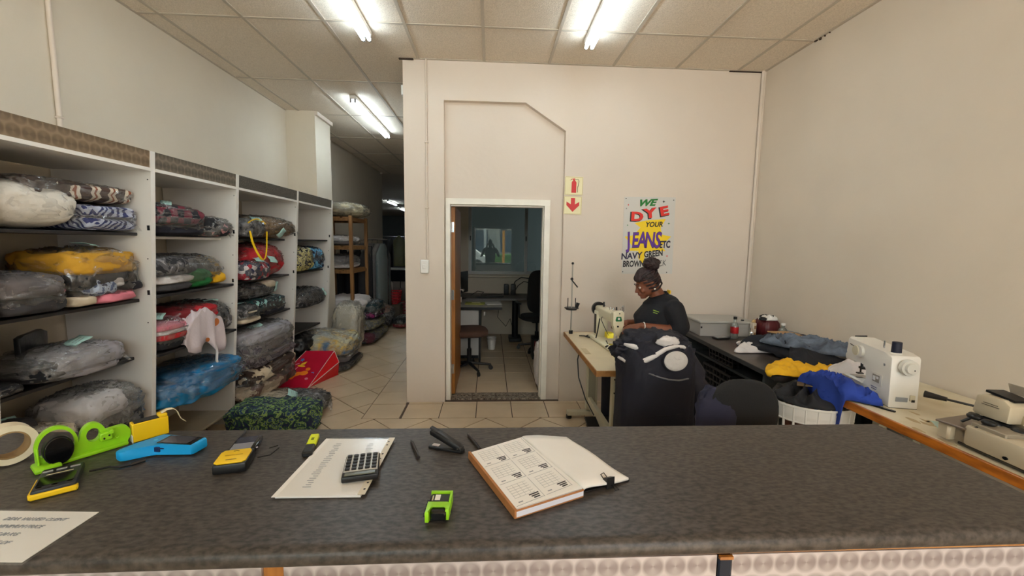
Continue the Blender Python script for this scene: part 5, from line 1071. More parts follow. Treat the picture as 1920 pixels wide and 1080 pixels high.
o = polar_cloth('jeans', JN, [(2.08, 2.98), (2.2, 2.76), (2.36, 2.60), (2.52, 2.58), (2.57, 2.72), (2.5, 2.92), (2.3, 3.06), (2.14, 3.08)], lambda x, y: DZ + .085, .09, 18, ridge=.6, freq=11, prof=.35); tag(o, 'folded faded blue jeans lying on the black clothes', 'jeans')
t = on('plastic_bottle', 'small clear plastic bottle against the right wall', 'bottle', 2.54, 3.40, 0, DZ + .0); MB().lathe([(0, .001), (.034, .001), (.035, .01), (.035, .09), (.03, .11), (.014, .125), (.014, .145), (0, .145)]).build('bottle_body', clear('bottle_plastic', (225, 235, 228), .1, .7, .05), t); MB().cyl((0, 0, .143), (0, 0, .16), .017).build('cap', WHP, t)
MB().lathe([(0, .003), (.033, .003), (.033, .06), (0, .06)]).build('liquid', clear('water', (150, 190, 190), .1, .6, .02), t)
o = MB().tube([V((2.57, 3.40, .86)), V((2.56, 3.25, .87)), V((2.585, 3.1, .85)), V((2.575, 2.95, .80))], .004, 6).build('thin_lead', GREYP); tag(o, 'thin grey lead against the wall behind the clear bottle', 'cable')
# yellow shirt over the desk edge
def edge_map(xe, zt, k=1.0, jit=.01):
    def f(p):
        d = xe - p.x
        if d <= 0: return p
        return V((xe - .012 - jit * math.sin(p.y * 38) * min(1, d * 8), p.y, p.z - d * k))
    return f
o = polar_cloth('yellow_shirt', YELC, [(1.79, 2.50), (1.86, 2.44), (1.98, 2.40), (2.12, 2.44), (2.3, 2.52), (2.32, 2.62), (2.18, 2.62), (2.16, 2.78), (2.04, 2.74), (1.88, 2.64)], lambda x, y: DZ + .006, .055, 20, ridge=.75, freq=11, mapf=edge_map(1.812, DZ, 1.1)); tag(o, 'bright yellow shirt crumpled at the near corner of the dark desk', 'shirt')
o = polar_cloth('black_garment', BLKC, [(1.68, 2.26), (1.70, 2.12), (1.82, 2.05), (1.96, 2.08), (2.05, 2.2), (2.04, 2.33), (1.9, 2.42), (1.75, 2.38)], lambda x, y: .700, .085, 27, ridge=.6, freq=9); tag(o, 'black garment heaped on top of the oval laundry basket', 'clothes')
MB().box((1.885, 2.245, .782), (.15, .10, .006), rot=Matrix.Rotation(R(-38), 3, 'Z') @ Matrix.Rotation(R(-6), 3, 'Y'), bevel=.002).build('leather_patch', mat('olive_brown_leather', (104, 84, 48), .5), o)
o = polar_cloth('white_laundry', WHC, [(2.16, 2.42), (2.34, 2.30), (2.46, 2.26), (2.58, 2.36), (2.59, 2.56), (2.44, 2.60), (2.24, 2.54)], lambda x, y: .782, .11, 22, ridge=.7, freq=9); tag(o, 'white laundry heaped against the wall left of the white machine', 'clothes')
BLU = mat('royal_blue_cloth', (34, 62, 150), .85, var=.18, vs=7, bump=.3, bs=18)
def bmap(p):
    xe, ye = 1.868, 2.47
    d = xe - p.x
    if d <= 0: return p
    return V((xe - .014 - .018 * math.sin(p.y * 30) * min(1, d * 8), p.y - .0 * d, p.z - d * 1.35))
o = polar_cloth('blue_shirt', BLU, [(1.82, 2.33), (1.72, 2.29), (1.61, 2.25), (1.60, 2.13), (1.70, 2.05), (1.86, 1.99), (1.96, 1.90), (2.0, 1.96), (2.02, 2.10), (2.06, 2.24), (1.98, 2.27), (1.88, 2.30)], lambda x, y: .783, .10, 24, ridge=.8, freq=13, mapf=bmap, prof=.35); tag(o, 'royal blue shirt hanging over the white desk edge', 'shirt')
# ---- white domestic sewing machine
sm = thing('sewing_machine', 'white domestic sewing machine with a navy thread spool on top', 'sewing machine', (2.115, 2.07, WZ + .001), R(-14))
SMW = mat('white_machine_shell', (228, 223, 214), .35, var=.01, vs=4)
# local: long axis y (near end -y), front face toward -x
SX = Matrix(((0, 0, 1, 0), (1, 0, 0, 0), (0, 1, 0, 0), (0, 0, 0, 1)))     # outline (y,z), thickness x
outl = [(-.185, 0), (.20, 0), (.20, .055), (.01, .062), (-.005, .085), (-.005, .135), (.02, .165), (.06, .172), (.10, .168), (.118, .150), (.185, .150), (.19, .20), (.188, .272), (.175, .285), (-.12, .268), (-.165, .262), (-.175, .25)]
MB().prism(outl, -.065, .065, SX, .009).build('shell', SMW, sm, 35)
MB().prism([(.02, .0565), (.19, .0565), (.19, .060), (.02, .062)], -.075, .05, SX).build('needle_bed', mat('pale_grey_plastic', (206, 204, 198), .35), sm, 0)
MB().prism([(.10, .052), (.17, .052), (.17, .064), (.10, .064)], -.05, .02, SX).build('needle_plate', CHROME, sm, 0)
MB().cyl((-.0655, .085, .225), (-.083, .085, .225), .030, .027, seg=28).build('stitch_dial', mat('cream_dial', (214, 204, 178), .35), sm); MB().cyl((-.060, .065, .225), (-.078, .065, .225), .034, .032, seg=28).build('dial_ring', SMW, sm)
MB().cyl((0, -.186, .212), (0, -.208, .212), .040, .038, seg=32).cyl((0, -.208, .212), (0, -.222, .212), .027, .024, seg=28).build('hand_wheel', mat('wheel_white', (216, 212, 202), .3), sm); MB().cyl((.008, -.2225, .205), (.008, -.2235, .205), .003).build('wheel_dot', METD, sm)
MB().cyl((-.02, -.13, .265), (-.02, -.13, .272), .024, seg=20).build('spool_cap', SMW, sm); sp = MB().cyl((-.02, -.13, .272), (-.02, -.13, .325), .021, .020, seg=20).build('thread_spool', mat('navy_thread', (22, 26, 48), .6), sm)
MB().cyl((-.02, -.04, .262), (-.02, -.04, .312), .004, seg=8).build('spool_pin', CHROME, sm)
pn = MB().box((-.067, -.085, .115), (.004, .082, .060), bevel=.001).build('stitch_panel', SMW, sm); MB().box((-.070, -.085, .118), (.003, .052, .038)).build('stitch_chart', mat('grey_chart', (150, 140, 128), .5), sm); MB().box((-.0725, -.10, .125), (.002, .014, .012)).box((-.0725, -.075, .118), (.002, .018, .022)).build('chart_windows', WHP, sm)
MB().tube([(-.0662, .165 - .006 * i, .245 + .004 * math.sin(i * 2.2) - .0008 * i) for i in range(11)], .0016, 5).build('script_mark', INK, sm); MB().tube([(-.0662, -.045 - .004 * i, .068 + .0014 * math.sin(i * 2.6)) for i in range(13)], .0016, 4).tube([(-.0662, -.050 - .004 * i, .058 + .0014 * math.sin(i * 2.1)) for i in range(11)], .0016, 4).build('blurred_print', mat('grey_blue_ink', (70, 74, 120), .6), sm)
MB().box((-.0662, -.13, .205), (.0006, .012, .012)).build('logo', INKL, sm)
MB().box((-.01, -.1865, .045), (.05, .003, .022)).build('rating_label', INKL, sm); MB().box((.035, -.187, .055), (.022, .006, .03), bevel=.001).build('socket', mat('cream_socket', (206, 196, 170), .5), sm); MB().box((.037, -.1905, .042), (.014, .003, .012)).build('switch', BLKP, sm)
MB().tube([(-.0, .19, .28), (0, .205, .24), (0, .207, .19)], .003, 6).cyl((-.03, .19, .285), (.03, .19, .288), .004).build('thread_take_up', METD, sm)
MB().cyl((-.035, .200, .165), (-.055, .204, .165), .020, .018, seg=20).build('lever_knob', SMW, sm)
MB().cyl((-.01, .145, .155), (-.01, .145, .085), .004).cyl((0, .155, .155), (0, .155, .10), .006).box((-.01, .15, .078), (.03, .02, .006)).box((.0, .148, .11), (.025, .03, .012)).build('needle_assembly', METD, sm)
MB().box((.0, -.002, -.0), (.12, .37, .002)).build('contact_shadow_sheet', BLKP, sm)  # thin black sheet stands in for the contact shadow under the machine
MB().ell((-.02, .12, .150), (.008, .012, .004)).build('machine_lamp', mat('lamp_glow', (226, 244, 255), .3, emit=14), sm)
# power lead
pw = [(2.150, 1.868, .865), (2.19, 1.80, .862), (2.27, 1.74, .85), (2.36, 1.68, .83), (2.41, 1.60, .80), (2.45, 1.55, .787), (2.47, 1.50, .786)]
o = MB().tube(pw, .0055, 8).build('power_lead', BLKP); tag(o, 'thick black power lead running from the white machine toward the overlocker', 'cable'); MB().cyl(pw[0], pw[1], .017, .010).build('plug', BLKP, o)
t = thing('thread_snips', 'small steel thread snips lying before the white machine', 'snips', (1.965, 1.885, WZ + .001), R(25)); MB().prism([(-.007, -.045), (.007, -.045), (.009, 0), (.002, .05), (0, .05), (-.009, 0)], .0, .006).build('blades', METD, t); MB().prism([(-.003, -.03), (.003, -.03), (.003, 0), (-.003, 0)], .006, .009).build('spring', CHROME, t)
# ---- beige overlocker
ov = thing('overlocker', 'beige overlock machine with exposed black looper gear at the right', 'sewing machine', (2.06, 1.34, WZ + .001), R(-3)); ov.scale = (1, 1, .76)
BG = mat('beige_enamel', (196, 182, 156), .35, var=.03, vs=8); BG2 = mat('grey_beige_enamel', (150, 138, 120), .35)
MB().box((.02, -.07, .010), (.33, .50, .016), bevel=.004).build('base_plate', mat('dark_beige_base', (70, 62, 52), .5), ov)
MB().box((-.06, -.02, .075), (.20, .34, .11), bevel=.014, seg=2).build('front_cover', BG, ov)
MB().prism([(-.19, .23), (-.17, .14), (.03, .14), (.03, .29)], .10, .112, None, .003).build('cloth_plate', mat('brown_steel', (130, 116, 104), .3, .6), ov, 0)
MB().box((-.155, .215, .055), (.035, .05, .09), bevel=.008).build('plate_support', BG, ov); MB().box((-.13, .17, .06), (.03, .06, .08)).build('looper_box', BG2, ov)
MB().box((-.10, .08, .125), (.09, .12, .05), bevel=.004).build('looper_cover', BG2, ov)
MB().box((.06, -.10, .15), (.16, .46, .16), bevel=.02, seg=2).build('body', BG, ov)
hd_ = MB().prism([(.06, .17), (.17, .165), (.185, .18), (.175, .27), (.15, .285), (.08, .285), (.055, .26)], -.045, .045, Matrix.Translation((-.03, .02, .0)) @ SX, .01).build('head', BG, ov)
MB().box((-.076, .14, .245), (.002, .05, .002)).box((-.076, .14, .235), (.002, .06, .002)).build('head_lines', METD, ov)['kind'] = 'stuff'
MB().box((-.02, .13, .293), (.07, .10, .012), rot=Matrix.Rotation(R(8), 3, 'X')).build('thread_bracket', METD, ov); MB().box((.01, .11, .325), (.004, .09, .055), rot=Matrix.Rotation(R(-15), 3, 'Y')).build('clear_guard', clear('acrylic_guard', (235, 230, 220), .1, .5, .1, milk=.12), ov)
g = MB()
for i, (x, y, z) in enumerate([(-.10, .17, .16), (-.05, .16, .175), (-.12, .10, .165), (-.05, .16, .135), (-.075, .12, .15), (-.03, .09, .14), (-.06, .05, .15), (-.09, .09, .13), (-.02, .13, .155), (.0, .06, .15)]): g.ell((x, y, z), (.018, .025, .016)); g.cyl((x, y, z), (x - .025, y + .02, z - .04), .006)
g.cyl((-.06, .20, .15), (-.05, -.02, .16), .010).cyl((-.085, .195, .155), (-.085, .175, .155), .018).build('looper_gear', BLKP, ov)['kind'] = 'stuff'
MB().cyl((-.0, .02, .19), (.0, .02, .24), .007).cyl((-.02, .0, .17), (-.06, .04, .19), .005).build('presser_bar', CHROME, ov)
tp = MB().box((-.01, -.14, .222), (.014, .34, .028), bevel=.005, rot=Matrix.Rotation(R(-3), 3, 'X')).build('tension_plate', mat('brass_plate', (186, 160, 106), .35, .4), ov)
for y in (-.02, -.10, -.18, -.26): MB().cyl((-.018, y, .224), (-.026, y, .224), .011, seg=14).build('tension_disc', mat('ivory', (226, 214, 184), .4), ov)
MB().box((.06, -.10, .236), (.10, .40, .014), bevel=.004).build('dark_tray', METD, ov); MB().cyl((-.162, -.11, .075), (-.166, -.11, .075), .026, seg=20).build('oil_window', METD, ov)
for y in (.0, -.12): MB().cyl((-.161, y, .045), (-.165, y, .045), .008, seg=12).build('screw', METD, ov)
# ================================================================ UNDER THE DESKS
crate('plastic_crate', 'black slotted crate on the shelf under the dark desk', 'crate', (2.20, 3.32, .601), (.5, .36, .12), BLKP, .95, 10, 3)
crate('plastic_crate', 'lower black slotted crate behind the padded black chair', 'crate', (2.17, 3.30, .321), (.5, .42, .22), BLKP, .95, 10, 4)
FOAM = mat('grey_felt', (156, 154, 150), .9, var=.05, vs=14)
o = MB(); pts = [(0, .0), (.30, .0), (.33, .02), (.33, .05), (.30, .07), (.06, .075), (.04, .09), (.05, .115), (.30, .12), (.30, .112), (.06, .107), (.05, .092), (.07, .083), (.31, .078), (.338, .055), (.34, .015), (.31, -.008), (0, -.008)]
o.prism([(x - .17, z + .009) for x, z in pts], -.17, .17, Matrix.Translation((2.07, 2.80, .311)) @ Matrix.Rotation(R(90), 4, 'Z') @ Matrix(((0, 0, 1, 0), (1, 0, 0, 0), (0, 1, 0, 0), (0, 0, 0, 1))) if 0 else Matrix.Translation((2.07, 2.82, .311)) @ Matrix(((1, 0, 0, 0), (0, 0, -1, 0), (0, 1, 0, 0), (0, 0, 0, 1))))
tag(o.build('folded_felt', FOAM), 'folded roll of pale grey felt on the lower shelf of the dark desk', 'felt')
MB().box((2.06, 2.98, .47), (.30, .012, .30), rot=Matrix.Rotation(R(-30), 3, 'X')).build('felt_sheet', FOAM) if 0 else None
# white oval laundry basket
def oval_basket(name, label, c, r0, r1, h, m, nr=22, nz=7, oy=.82):
    t = thing(name, label, 'basket', c)
    def rr(u): return r0 + (r1 - r0) * u
    q = MB()
    for k in range(nr):
        a = 2 * PI * k / nr; q.tube([(rr(u) * math.cos(a), rr(u) * oy * math.sin(a), h * u) for u in (0, .5, 1)], .0065, 6)
    q.build('rib', m, t)['kind'] = 'stuff'
    q = MB()
    for j in range(nz + 1):
        u = j / nz * .86; q.tube([(rr(u) * math.cos(2 * PI * k / 44), rr(u) * oy * math.sin(2 * PI * k / 44), h * u + .008) for k in range(45)], .0065, 6)
    q.build('hoop', m, t)['kind'] = 'stuff'
    q = MB(); q.lathe([(r1 * .97, h * .88), (r1, h * .90), (r1 * 1.01, h), (r1 * 1.06, h + .004), (r1 * 1.06, h - .008), (r1 * 1.02, h - .012), (r1 * .99, h * .88)], (0, 0, 0), 48); q.bm.transform(Matrix.Diagonal((1, oy, 1, 1))) ; q.build('rim', m, t)
    q = MB(); q.cyl((0, 0, 0), (0, 0, .01), r0, seg=36); q.bm.transform(Matrix.Diagonal((1, oy, 1, 1))); q.build('base', m, t); return t
oval_basket('laundry_basket', 'oval white laundry basket with square holes beside the white desk corner', (1.875, 2.225, .002), .165, .215, .70, mat('white_basket_plastic', (214, 212, 206), .4))
lq = bundle('mixed rust and cream laundry filling the oval white basket', (1.745, 2.11, .02), (2.0, 2.34, .66), [(mat('dark_rust_laundry', (40, 34, 34), .9, rgb2=(150, 96, 76), vs=9), 0, 1, 0, 1, 0, 1)], 'laundry', film=None, e=(.4, .9))
if 0: o = polar_cloth('beige_garment', BEIGEC, [(1.70, 2.10), (1.76, 2.02), (1.84, 2.04), (1.86, 2.12), (1.80, 2.2), (1.72, 2.18)], lambda x, y: .40, .10, 41, mapf=lambda p: V((p.x - .02, p.y - .0, p.z - .9 * max(0, 2.14 - p.y) * 2.2)), ridge=.5)
bundle('clear bag of white scraps on the floor right of the basket', (2.2, 2.02, .01), (2.5, 2.4, .46), [(LTG, 0, 1, 0, 1, 0, .9, 0, .14)], 'bag', film=FILM2, e=(.8, .7))
bundle('small dark red bag behind the white laundry basket', (1.93, 2.70, .12), (2.1, 2.86, .30), [(DRED, 0, 1, 0, 1, 0, 1)], 'bag', film=None, e=(.8, .7)) if 0 else None
# ---- black office chair with a navy garment over it (right, behind counter)
def office_chair(label, x, y, a, m, seatz=.46, back=True, arms=False, h_=.42, bw=.43, be=.5):
    t = thing('office_chair', label, 'chair', (x, y, 0), R(a))
    for k in range(5):
        an = 2 * PI * k / 5 + .3; dx, dy = math.cos(an), math.sin(an)
        l = MB().cyl((dx * .02, dy * .02, .10), (dx * .27, dy * .27, .065), .022, .014, seg=8).build('leg', BLKP, t)
        MB().cyl((dx * .27 - dy * .012, dy * .27 + dx * .012, .028), (dx * .27 + dy * .012, dy * .27 - dx * .012, .028), .028, seg=14).cyl((dx * .27, dy * .27, .05), (dx * .27, dy * .27, .075), .008).build('castor', BLKP, l)
    MB().cyl((0, 0, .09), (0, 0, .28), .028).cyl((0, 0, .28), (0, 0, seatz - .06), .016).build('gas_column', METD, t); MB().box((0, 0, seatz - .055), (.2, .26, .03), bevel=.005).build('seat_plate', METD, t)
    b = bmesh.new(); blob_bm(b, (0, 0, seatz - .045), (.47, .45, .085), .45, .6, .01, 3, 3, 36, 14); q = MB(); q.bm = b; q.build('seat', m, t, 180)
    if back:
        b = bmesh.new(); blob_bm(b, (0, 0, 0), (bw, .07, h_), be, .6, .01, 3, 4, 36, 20); q = MB(); q.bm = b; q.build('backrest', m, t, 180, (0, -.23, seatz + .10), (R(8), 0, 0))
        MB().tube([(0, -.10, seatz - .05), (0, -.26, seatz - .03), (0, -.29, seatz + .05), (0, -.275, seatz + .25)], .018, 8, .5).build('back_bar', METD, t)
    if arms:
        for s_ in (-1, 1): MB().tube([(s_ * .2, 0, seatz - .04), (s_ * .27, 0, seatz), (s_ * .28, .0, seatz + .20)], .014, 8).box((s_ * .28, .02, seatz + .21), (.05, .24, .025), bevel=.01).build('armrest', BLKP, t)
    return t
UPH = mat('black_upholstery', (22, 22, 24), .85, bump=.2, bs=200)
office_chair('black padded office chair just behind the counter, navy garment beside it', 1.145, 1.99, -4, UPH, .50, h_=.40, bw=.33, be=.8)
# navy garment hanging over a second chair back (left of the black chair)
NV = mat('trouser_navy', (30, 31, 54), .8, var=.2, vs=6, bump=.25, bs=20)
b = bmesh.new(); blob_bm(b, (0, 0, 0), (.17, .07, .46), .6, .6, .10, 7, 31, 44, 26, ridge=.12); q = MB(); q.bm = b
o = q.build('navy_trousers', NV, None, 180, (1.02, 1.70, .49), (R(-4), R(-3), R(-8))); tag(o, 'navy garment hanging between the big jacket and the padded black chair', 'clothes')
# ================================================================ SEAMSTRESS
def lump(name, m, par, c, size, e=(.6, .6), amp=.1, fr=6, seed=1, folds=0, ridge=.06, loc=None, rot=None, nu=56, nv=30):
    b = bmesh.new(); blob_bm(b, c, size, e[0], e[1], amp, fr, seed, nu, nv, folds=folds, ridge=ridge); q = MB(); q.bm = b
    return q.build(name, m, par, 180, loc, rot)
PX, PYY = 1.36, 3.25
pe = thing('person', 'woman in a navy polo shirt seated at the sewing table, head bowed', 'person', (PX, PYY, 0))
def hand_shapes(wr, d, n, s=1.0, curl=.6):
    """wrist point, direction of fingers d, palm normal n: five separate bent fingers"""
    wr, d, n = V(wr), V(d).normalized(), V(n).normalized(); sd = d.cross(n).normalized(); sh = []
    pc = wr + d * .045 * s; sh.append(('h', (wr + d * .01, .022 * s), (wr + d * .085 * s + sd * .028 * s, .011 * s), (wr + d * .085 * s - sd * .028 * s, .011 * s), (wr + d * .03 * s + sd * .022 * s, .014 * s)))
    for k, (off, L) in enumerate(((-.031, .060), (-.011, .074), (.010, .080), (.030, .070))):
        b = wr + d * .085 * s + sd * off * s; a = curl
        p1 = b + (d * math.cos(a * .5) + n * math.sin(a * .5)) * L * .45 * s; p2 = p1 + (d * math.cos(a * 1.5) + n * math.sin(a * 1.5)) * L * .32 * s; p3 = p2 + (d * math.cos(a * 2.2) + n * math.sin(a * 2.2)) * L * .25 * s
        for q0, q1, r0, r1 in ((b, p1, .0088, .0082), (p1, p2, .0082, .0076), (p2, p3, .0076, .0066)): sh.append((q0, r0 * s, q1, r1 * s))
    b = wr + d * .025 * s + sd * .025 * s; p1 = b + (d * .6 + sd * .75 + n * .25).normalized() * .038 * s; p2 = p1 + (d * .95 + sd * .15 + n * .4).normalized() * .030 * s
    sh += [(b, .013 * s, p1, .0098 * s), (p1, .0098 * s, p2, .008 * s)]
    return sh
# head frame: faces -x, bowed
HR = Matrix.Translation((-.095, 0, 1.262)) @ Matrix.Rotation(R(-24), 4, 'Y')
def H(x, y, z): return HR @ V((x, y, z))
HQ = HR.to_quaternion()
head = [('e', H(.012, 0, .035), (.090, .072, .088), HQ), ('h', (H(-.045, 0, .02), (.035, .05, .045)), (H(-.052, 0, -.055), .030), (H(-.025, .03, -.05), .030), (H(-.025, -.03, -.05), .030), (H(.02, .04, -.02), .035), (H(.02, -.04, -.02), .035)),
        ('h', (H(-.078, 0, -.078), .014), (H(-.06, .014, -.078), .016), (H(-.06, -.014, -.078), .016), (H(-.03, 0, -.06), .03)),
        (H(-.086, 0, .012), .010, H(-.106, 0, -.018), .0105), ('e', H(-.094, .010, -.022), (.009, .009, .007)), ('e', H(-.094, -.010, -.022), (.009, .009, .007)),
        ('h', (H(-.089, .012, -.043), .0065), (H(-.092, 0, -.042), .008), (H(-.089, -.012, -.043), .0065)), ('h', (H(-.087, .010, -.054), .0065), (H(-.090, 0, -.055), .008), (H(-.087, -.010, -.054), .0065)),
        ('h', (H(-.074, .032, .026), .011), (H(-.080, 0, .026), .012), (H(-.074, -.032, .026), .011)),
        ('e', H(-.062, .036, -.022), (.020, .018, .020)), ('e', H(-.062, -.036, -.022), (.020, .018, .020)),
        ('e', H(.018, .074, -.002), (.017, .007, .027)), ('e', H(.018, -.074, -.002), (.017, .007, .027)), (H(.018, -.074, -.026), .007, H(.016, -.073, -.032), .006)]
body = head + [(H(.03, 0, -.02), .052, (.0, 0, 1.16), .062), ('h', ((.02, 0, 1.12), (.09, .16, .05)), ((.03, 0, .95), (.13, .17, .12)), ((.03, 0, .70), (.15, .18, .12)), ((.04, 0, .58), (.17, .20, .10))),
    # near (left) arm
    ((.04, -.175, 1.085), .062, (.085, -.215, .925), .048), ((.085, -.215, .925), .043, (-.20, -.20, .965), .026),
    # far arm
    ((.04, .175, 1.085), .062, (.07, .22, .90), .048), ((.07, .22, .90), .043, (-.20, .12, .93), .026),
    # thighs, calves, feet
    ((.04, -.10, .56), .105, (-.32, -.12, .56), .078), ((-.32, -.12, .56), .072, (-.30, -.12, .12), .045), ((-.30, -.12, .06), .04, (-.44, -.12, .04), .032),
    ((.04, .10, .56), .105, (-.32, .12, .56), .078), ((-.32, .12, .56), .072, (-.34, .12, .12), .045), ((-.34, .12, .06), .04, (-.48, .12, .04), .032)]
body += hand_shapes((-.20, -.20, .965), (-1, .12, -.12), (0, .1, -1), 1.0, .55) + hand_shapes((-.20, .12, .93), (-1, -.2, 0), (0, .1, -1), 1.0, .5)
organic('body', body, SKIN, pe, .0055, 4)
# polo shirt: torso and sleeves, one cloth shell
POLO = mat('navy_polo', (14, 15, 23), .85, var=.1, vs=8, bump=.15, bs=120)
pol = [('h', ((.045, 0, 1.132), (.108, .182, .060)), ((-.02, 0, .995), (.17, .175, .08)), ((.075, 0, 1.0), (.13, .18, .12))), ('h', ((-.005, 0, .98), (.178, .18, .09)), ((.03, 0, .74), (.17, .19, .06)), ((.06, 0, .95), (.13, .19, .1))), ('h', ((.03, 0, .76), (.17, .195, .06)), ((.05, 0, .60), (.19, .21, .05))),
       ((.055, -.175, 1.085), .080, (.09, -.222, .965), .070), ((.09, -.222, .965), .070, (.075, -.222, .945), .066), ((.055, .175, 1.085), .080, (.08, .225, .935), .070), ('h', ((.015, 0, 1.165), (.068, .078, .022)), ((.05, 0, 1.135), (.10, .15, .045)), ((-.04, 0, 1.10), (.08, .11, .04)))]
ps = organic('polo_shirt', pol, POLO, pe, .0075, 6)
cl = MB(); rows = []
for j, (r_, z) in enumerate(((.070, 1.135), (.066, 1.175), (.064, 1.19), (.076, 1.17))):
    rows.append([cl.bm.verts.new((.005 + r_ * math.cos(2 * PI * k / 24) + (z - 1.15) * -.12, r_ * 1.02 * math.sin(2 * PI * k / 24), z + .022 * math.cos(2 * PI * k / 24))) for k in range(24)])
for a, b in zip(rows, rows[1:]):
    for k in range(24): cl.bm.faces.new((a[k], a[(k + 1) % 24], b[(k + 1) % 24], b[k]))
c = cl.build('collar', POLO, ps, 180); c.modifiers.new('t', 'SOLIDIFY').thickness = .003
MB().box((.085, 0, 1.205), (.012, .06, .03), bevel=.004).build('yellow_label', YEL, ps)
LG = mat('lime_embroidery', (140, 170, 60), .7)
MB().box((-.083, -.170, 1.075), (.045, .003, .006), rot=Matrix.Rotation(R(-35), 3, 'Z') @ Matrix.Rotation(R(14), 3, 'Y')).box((-.088, -.171, 1.060), (.032, .003, .005), rot=Matrix.Rotation(R(-35), 3, 'Z') @ Matrix.Rotation(R(14), 3, 'Y')).build('embroidered_logo', LG, ps)
# trousers
organic('trousers', [((.04, -.10, .57), .125, (-.31, -.12, .57), .092), ((-.32, -.12, .57), .088, (-.30, -.12, .14), .06), ((.04, .10, .57), .125, (-.31, .12, .57), .092), ((-.32, .12, .57), .088, (-.34, .12, .14), .06), ('e', (.05, 0, .58), (.18, .21, .11))], NAVYD, pe, .014, 3)
for s_, x in ((-1, -.30), (1, -.34)):
    organic('shoe', [((x, s_ * .12, .045), .048, (x - .15, s_ * .12, .032), .034), ((x + .03, s_ * .12, .045), .042, (x, s_ * .12, .07), .044)], BLKP, pe, .008, 3)
# hair: braided cap and bun
HAIR = mat('black_brown_hair', (30, 20, 20), .55, rgb2=(52, 30, 32), vs=30, bump=.8, bs=60)
hb = [('h', (H(.028, 0, .050), (.088, .078, .080)), (H(.05, 0, .03), (.066, .074, .070))), (H(-.062, .0, .082), .026, H(-.02, 0, .115), .03), ('h', (H(-.058, .04, .066), .018), (H(-.066, 0, .074), .020), (H(-.058, -.04, .066), .018), (H(.0, 0, .1), .05)), ('e', H(.085, 0, .012), (.03, .055, .045))]
hr = organic('hair', hb, HAIR, pe, .006, 3)
br = MB()
for k in range(7):
    y = -.066 + .022 * k
    pts = [H(-.070 + abs(y) * .25, y * .9, .080 - abs(y) * .35), H(-.03, y * 1.06, .125 - abs(y) * .55), H(.03, y * 1.05, .132 - abs(y) * .5), H(.07, y * .8, .115 - abs(y) * .3), H(.085, y * .3, .125)]
    br.tube([p + V((0, 0, .002 * math.sin(i * 3))) for i, p in enumerate(pts)], .0085, 6)
for k in range(5):
    z = .055 - .028 * k; br.tube([H(-.058 + .012 * k, -.058 - .010, z + .01), H(-.01 + .01 * k, -.082, z + .006), H(.05, -.080, z + .010), H(.095, -.05, z + .03), H(.10, -.01, .10)], .0075, 6)
br.build('braids', HAIR, hr, 180)
bn = MB(); b = bmesh.new(); blob_bm(b, (0, 0, 0), (.125, .125, .105), .9, .9, .12, 14, 8, 36, 22, ridge=.25); bn.bm = b
bun = bn.build('bun', HAIR, hr, 180, tuple(H(.062, 0, .098)), (0, R(10), 0))
bt_ = MB()
for k in range(4): bt_.tube([V(H(.062, 0, .098)) + V((.052 * math.cos(t_) * math.cos(k * .8), .058 * math.sin(t_), .055 + .045 * math.cos(t_) * math.sin(k * .8))) for t_ in [2 * PI * i / 16 for i in range(17)]], .010, 6)
bt_.build('bun_coils', HAIR, hr, 180)
for s_ in (-1, 1):
    ey = MB().ell(H(-.074, s_ * .028, .010), (.011, .011, .011)).build('eye', mat('eye_white', (216, 206, 198), .2), pe); MB().ell(H(-.0825, s_ * .028, .008), (.0045, .0045, .0045)).build('iris', BLKG, ey)
    MB().tube([H(-.083, s_ * .016, .010), H(-.0865, s_ * .026, .013), H(-.080, s_ * .038, .010)], .0028, 6).build('eyelid', SKIN, pe); MB().tube([H(-.092, s_ * .010, .036), H(-.089, s_ * .028, .042), H(-.074, s_ * .044, .036)], .003, 6).build('eyebrow', HAIR, pe)
    er = MB().ell(H(.017, s_ * .081, -.035), (.008, .006, .008)).build('earring', mat('pearl', (236, 230, 222), .15), pe)
MB().tube([H(-.094, -.016, -.049), H(-.100, 0, -.048), H(-.094, .016, -.049)], .0022, 5).build('lips', mat('dark_lips', (104, 46, 44), .4), pe)
MB().lathe([(.028, -.004), (.030, 0), (.028, .004), (.027, 0), (.028, -.004)], (-.185, -.20, .965), 20, Matrix.Rotation(R(90), 3, 'Y')).build('bracelet', WHP, pe)
office_chair('black office chair on which the woman sits at the sewing table', 1.42, 3.25, -90, UPH, .455, True, h_=.3).location.x = 1.40

# ================================================================ BIG NAVY JACKET heaped in front of her
jk = thing('padded_jacket', 'huge dark navy padded jacket heaped in front of the seated woman', 'jacket', (1.01, 2.39, -.045))
lump('body_cloth', NAVY, jk, (-.01, .0, .058), (.44, .34, 1.01), (.42, .55), .08, 4.5, 5, ridge=.12)
lump('hood', NAVY, jk, (.03, .12, .85), (.42, .42, .23), (.7, .8), .14, 7, 7, ridge=.28)
lump('collar_flap', NAVY, jk, (-.10, .10, .90), (.28, .30, .12), (.7, .8), .18, 9, 9, ridge=.28)
sl = MB(); q0 = [(.06, .12, 1.02), (.15, .08, .99), (.22, .04, .89), (.26, .01, .74), (.28, .0, .58), (.29, -.01, .42), (.28, -.01, .28)]
pts = []
for i in range(19):
    u = i / 18 * 6; k = min(int(u), 5); f = u - k; pts.append(V(q0[k]).lerp(V(q0[k + 1]), f) + V((.008 * math.sin(i * 2.1), .008 * math.cos(i * 1.7), 0)))
sl.tube(pts, [.07 + .022 * math.sin(i * .9) * .4 + .012 * (i % 2) for i in range(19)], 18).build('sleeve', NAVY, jk, 180)
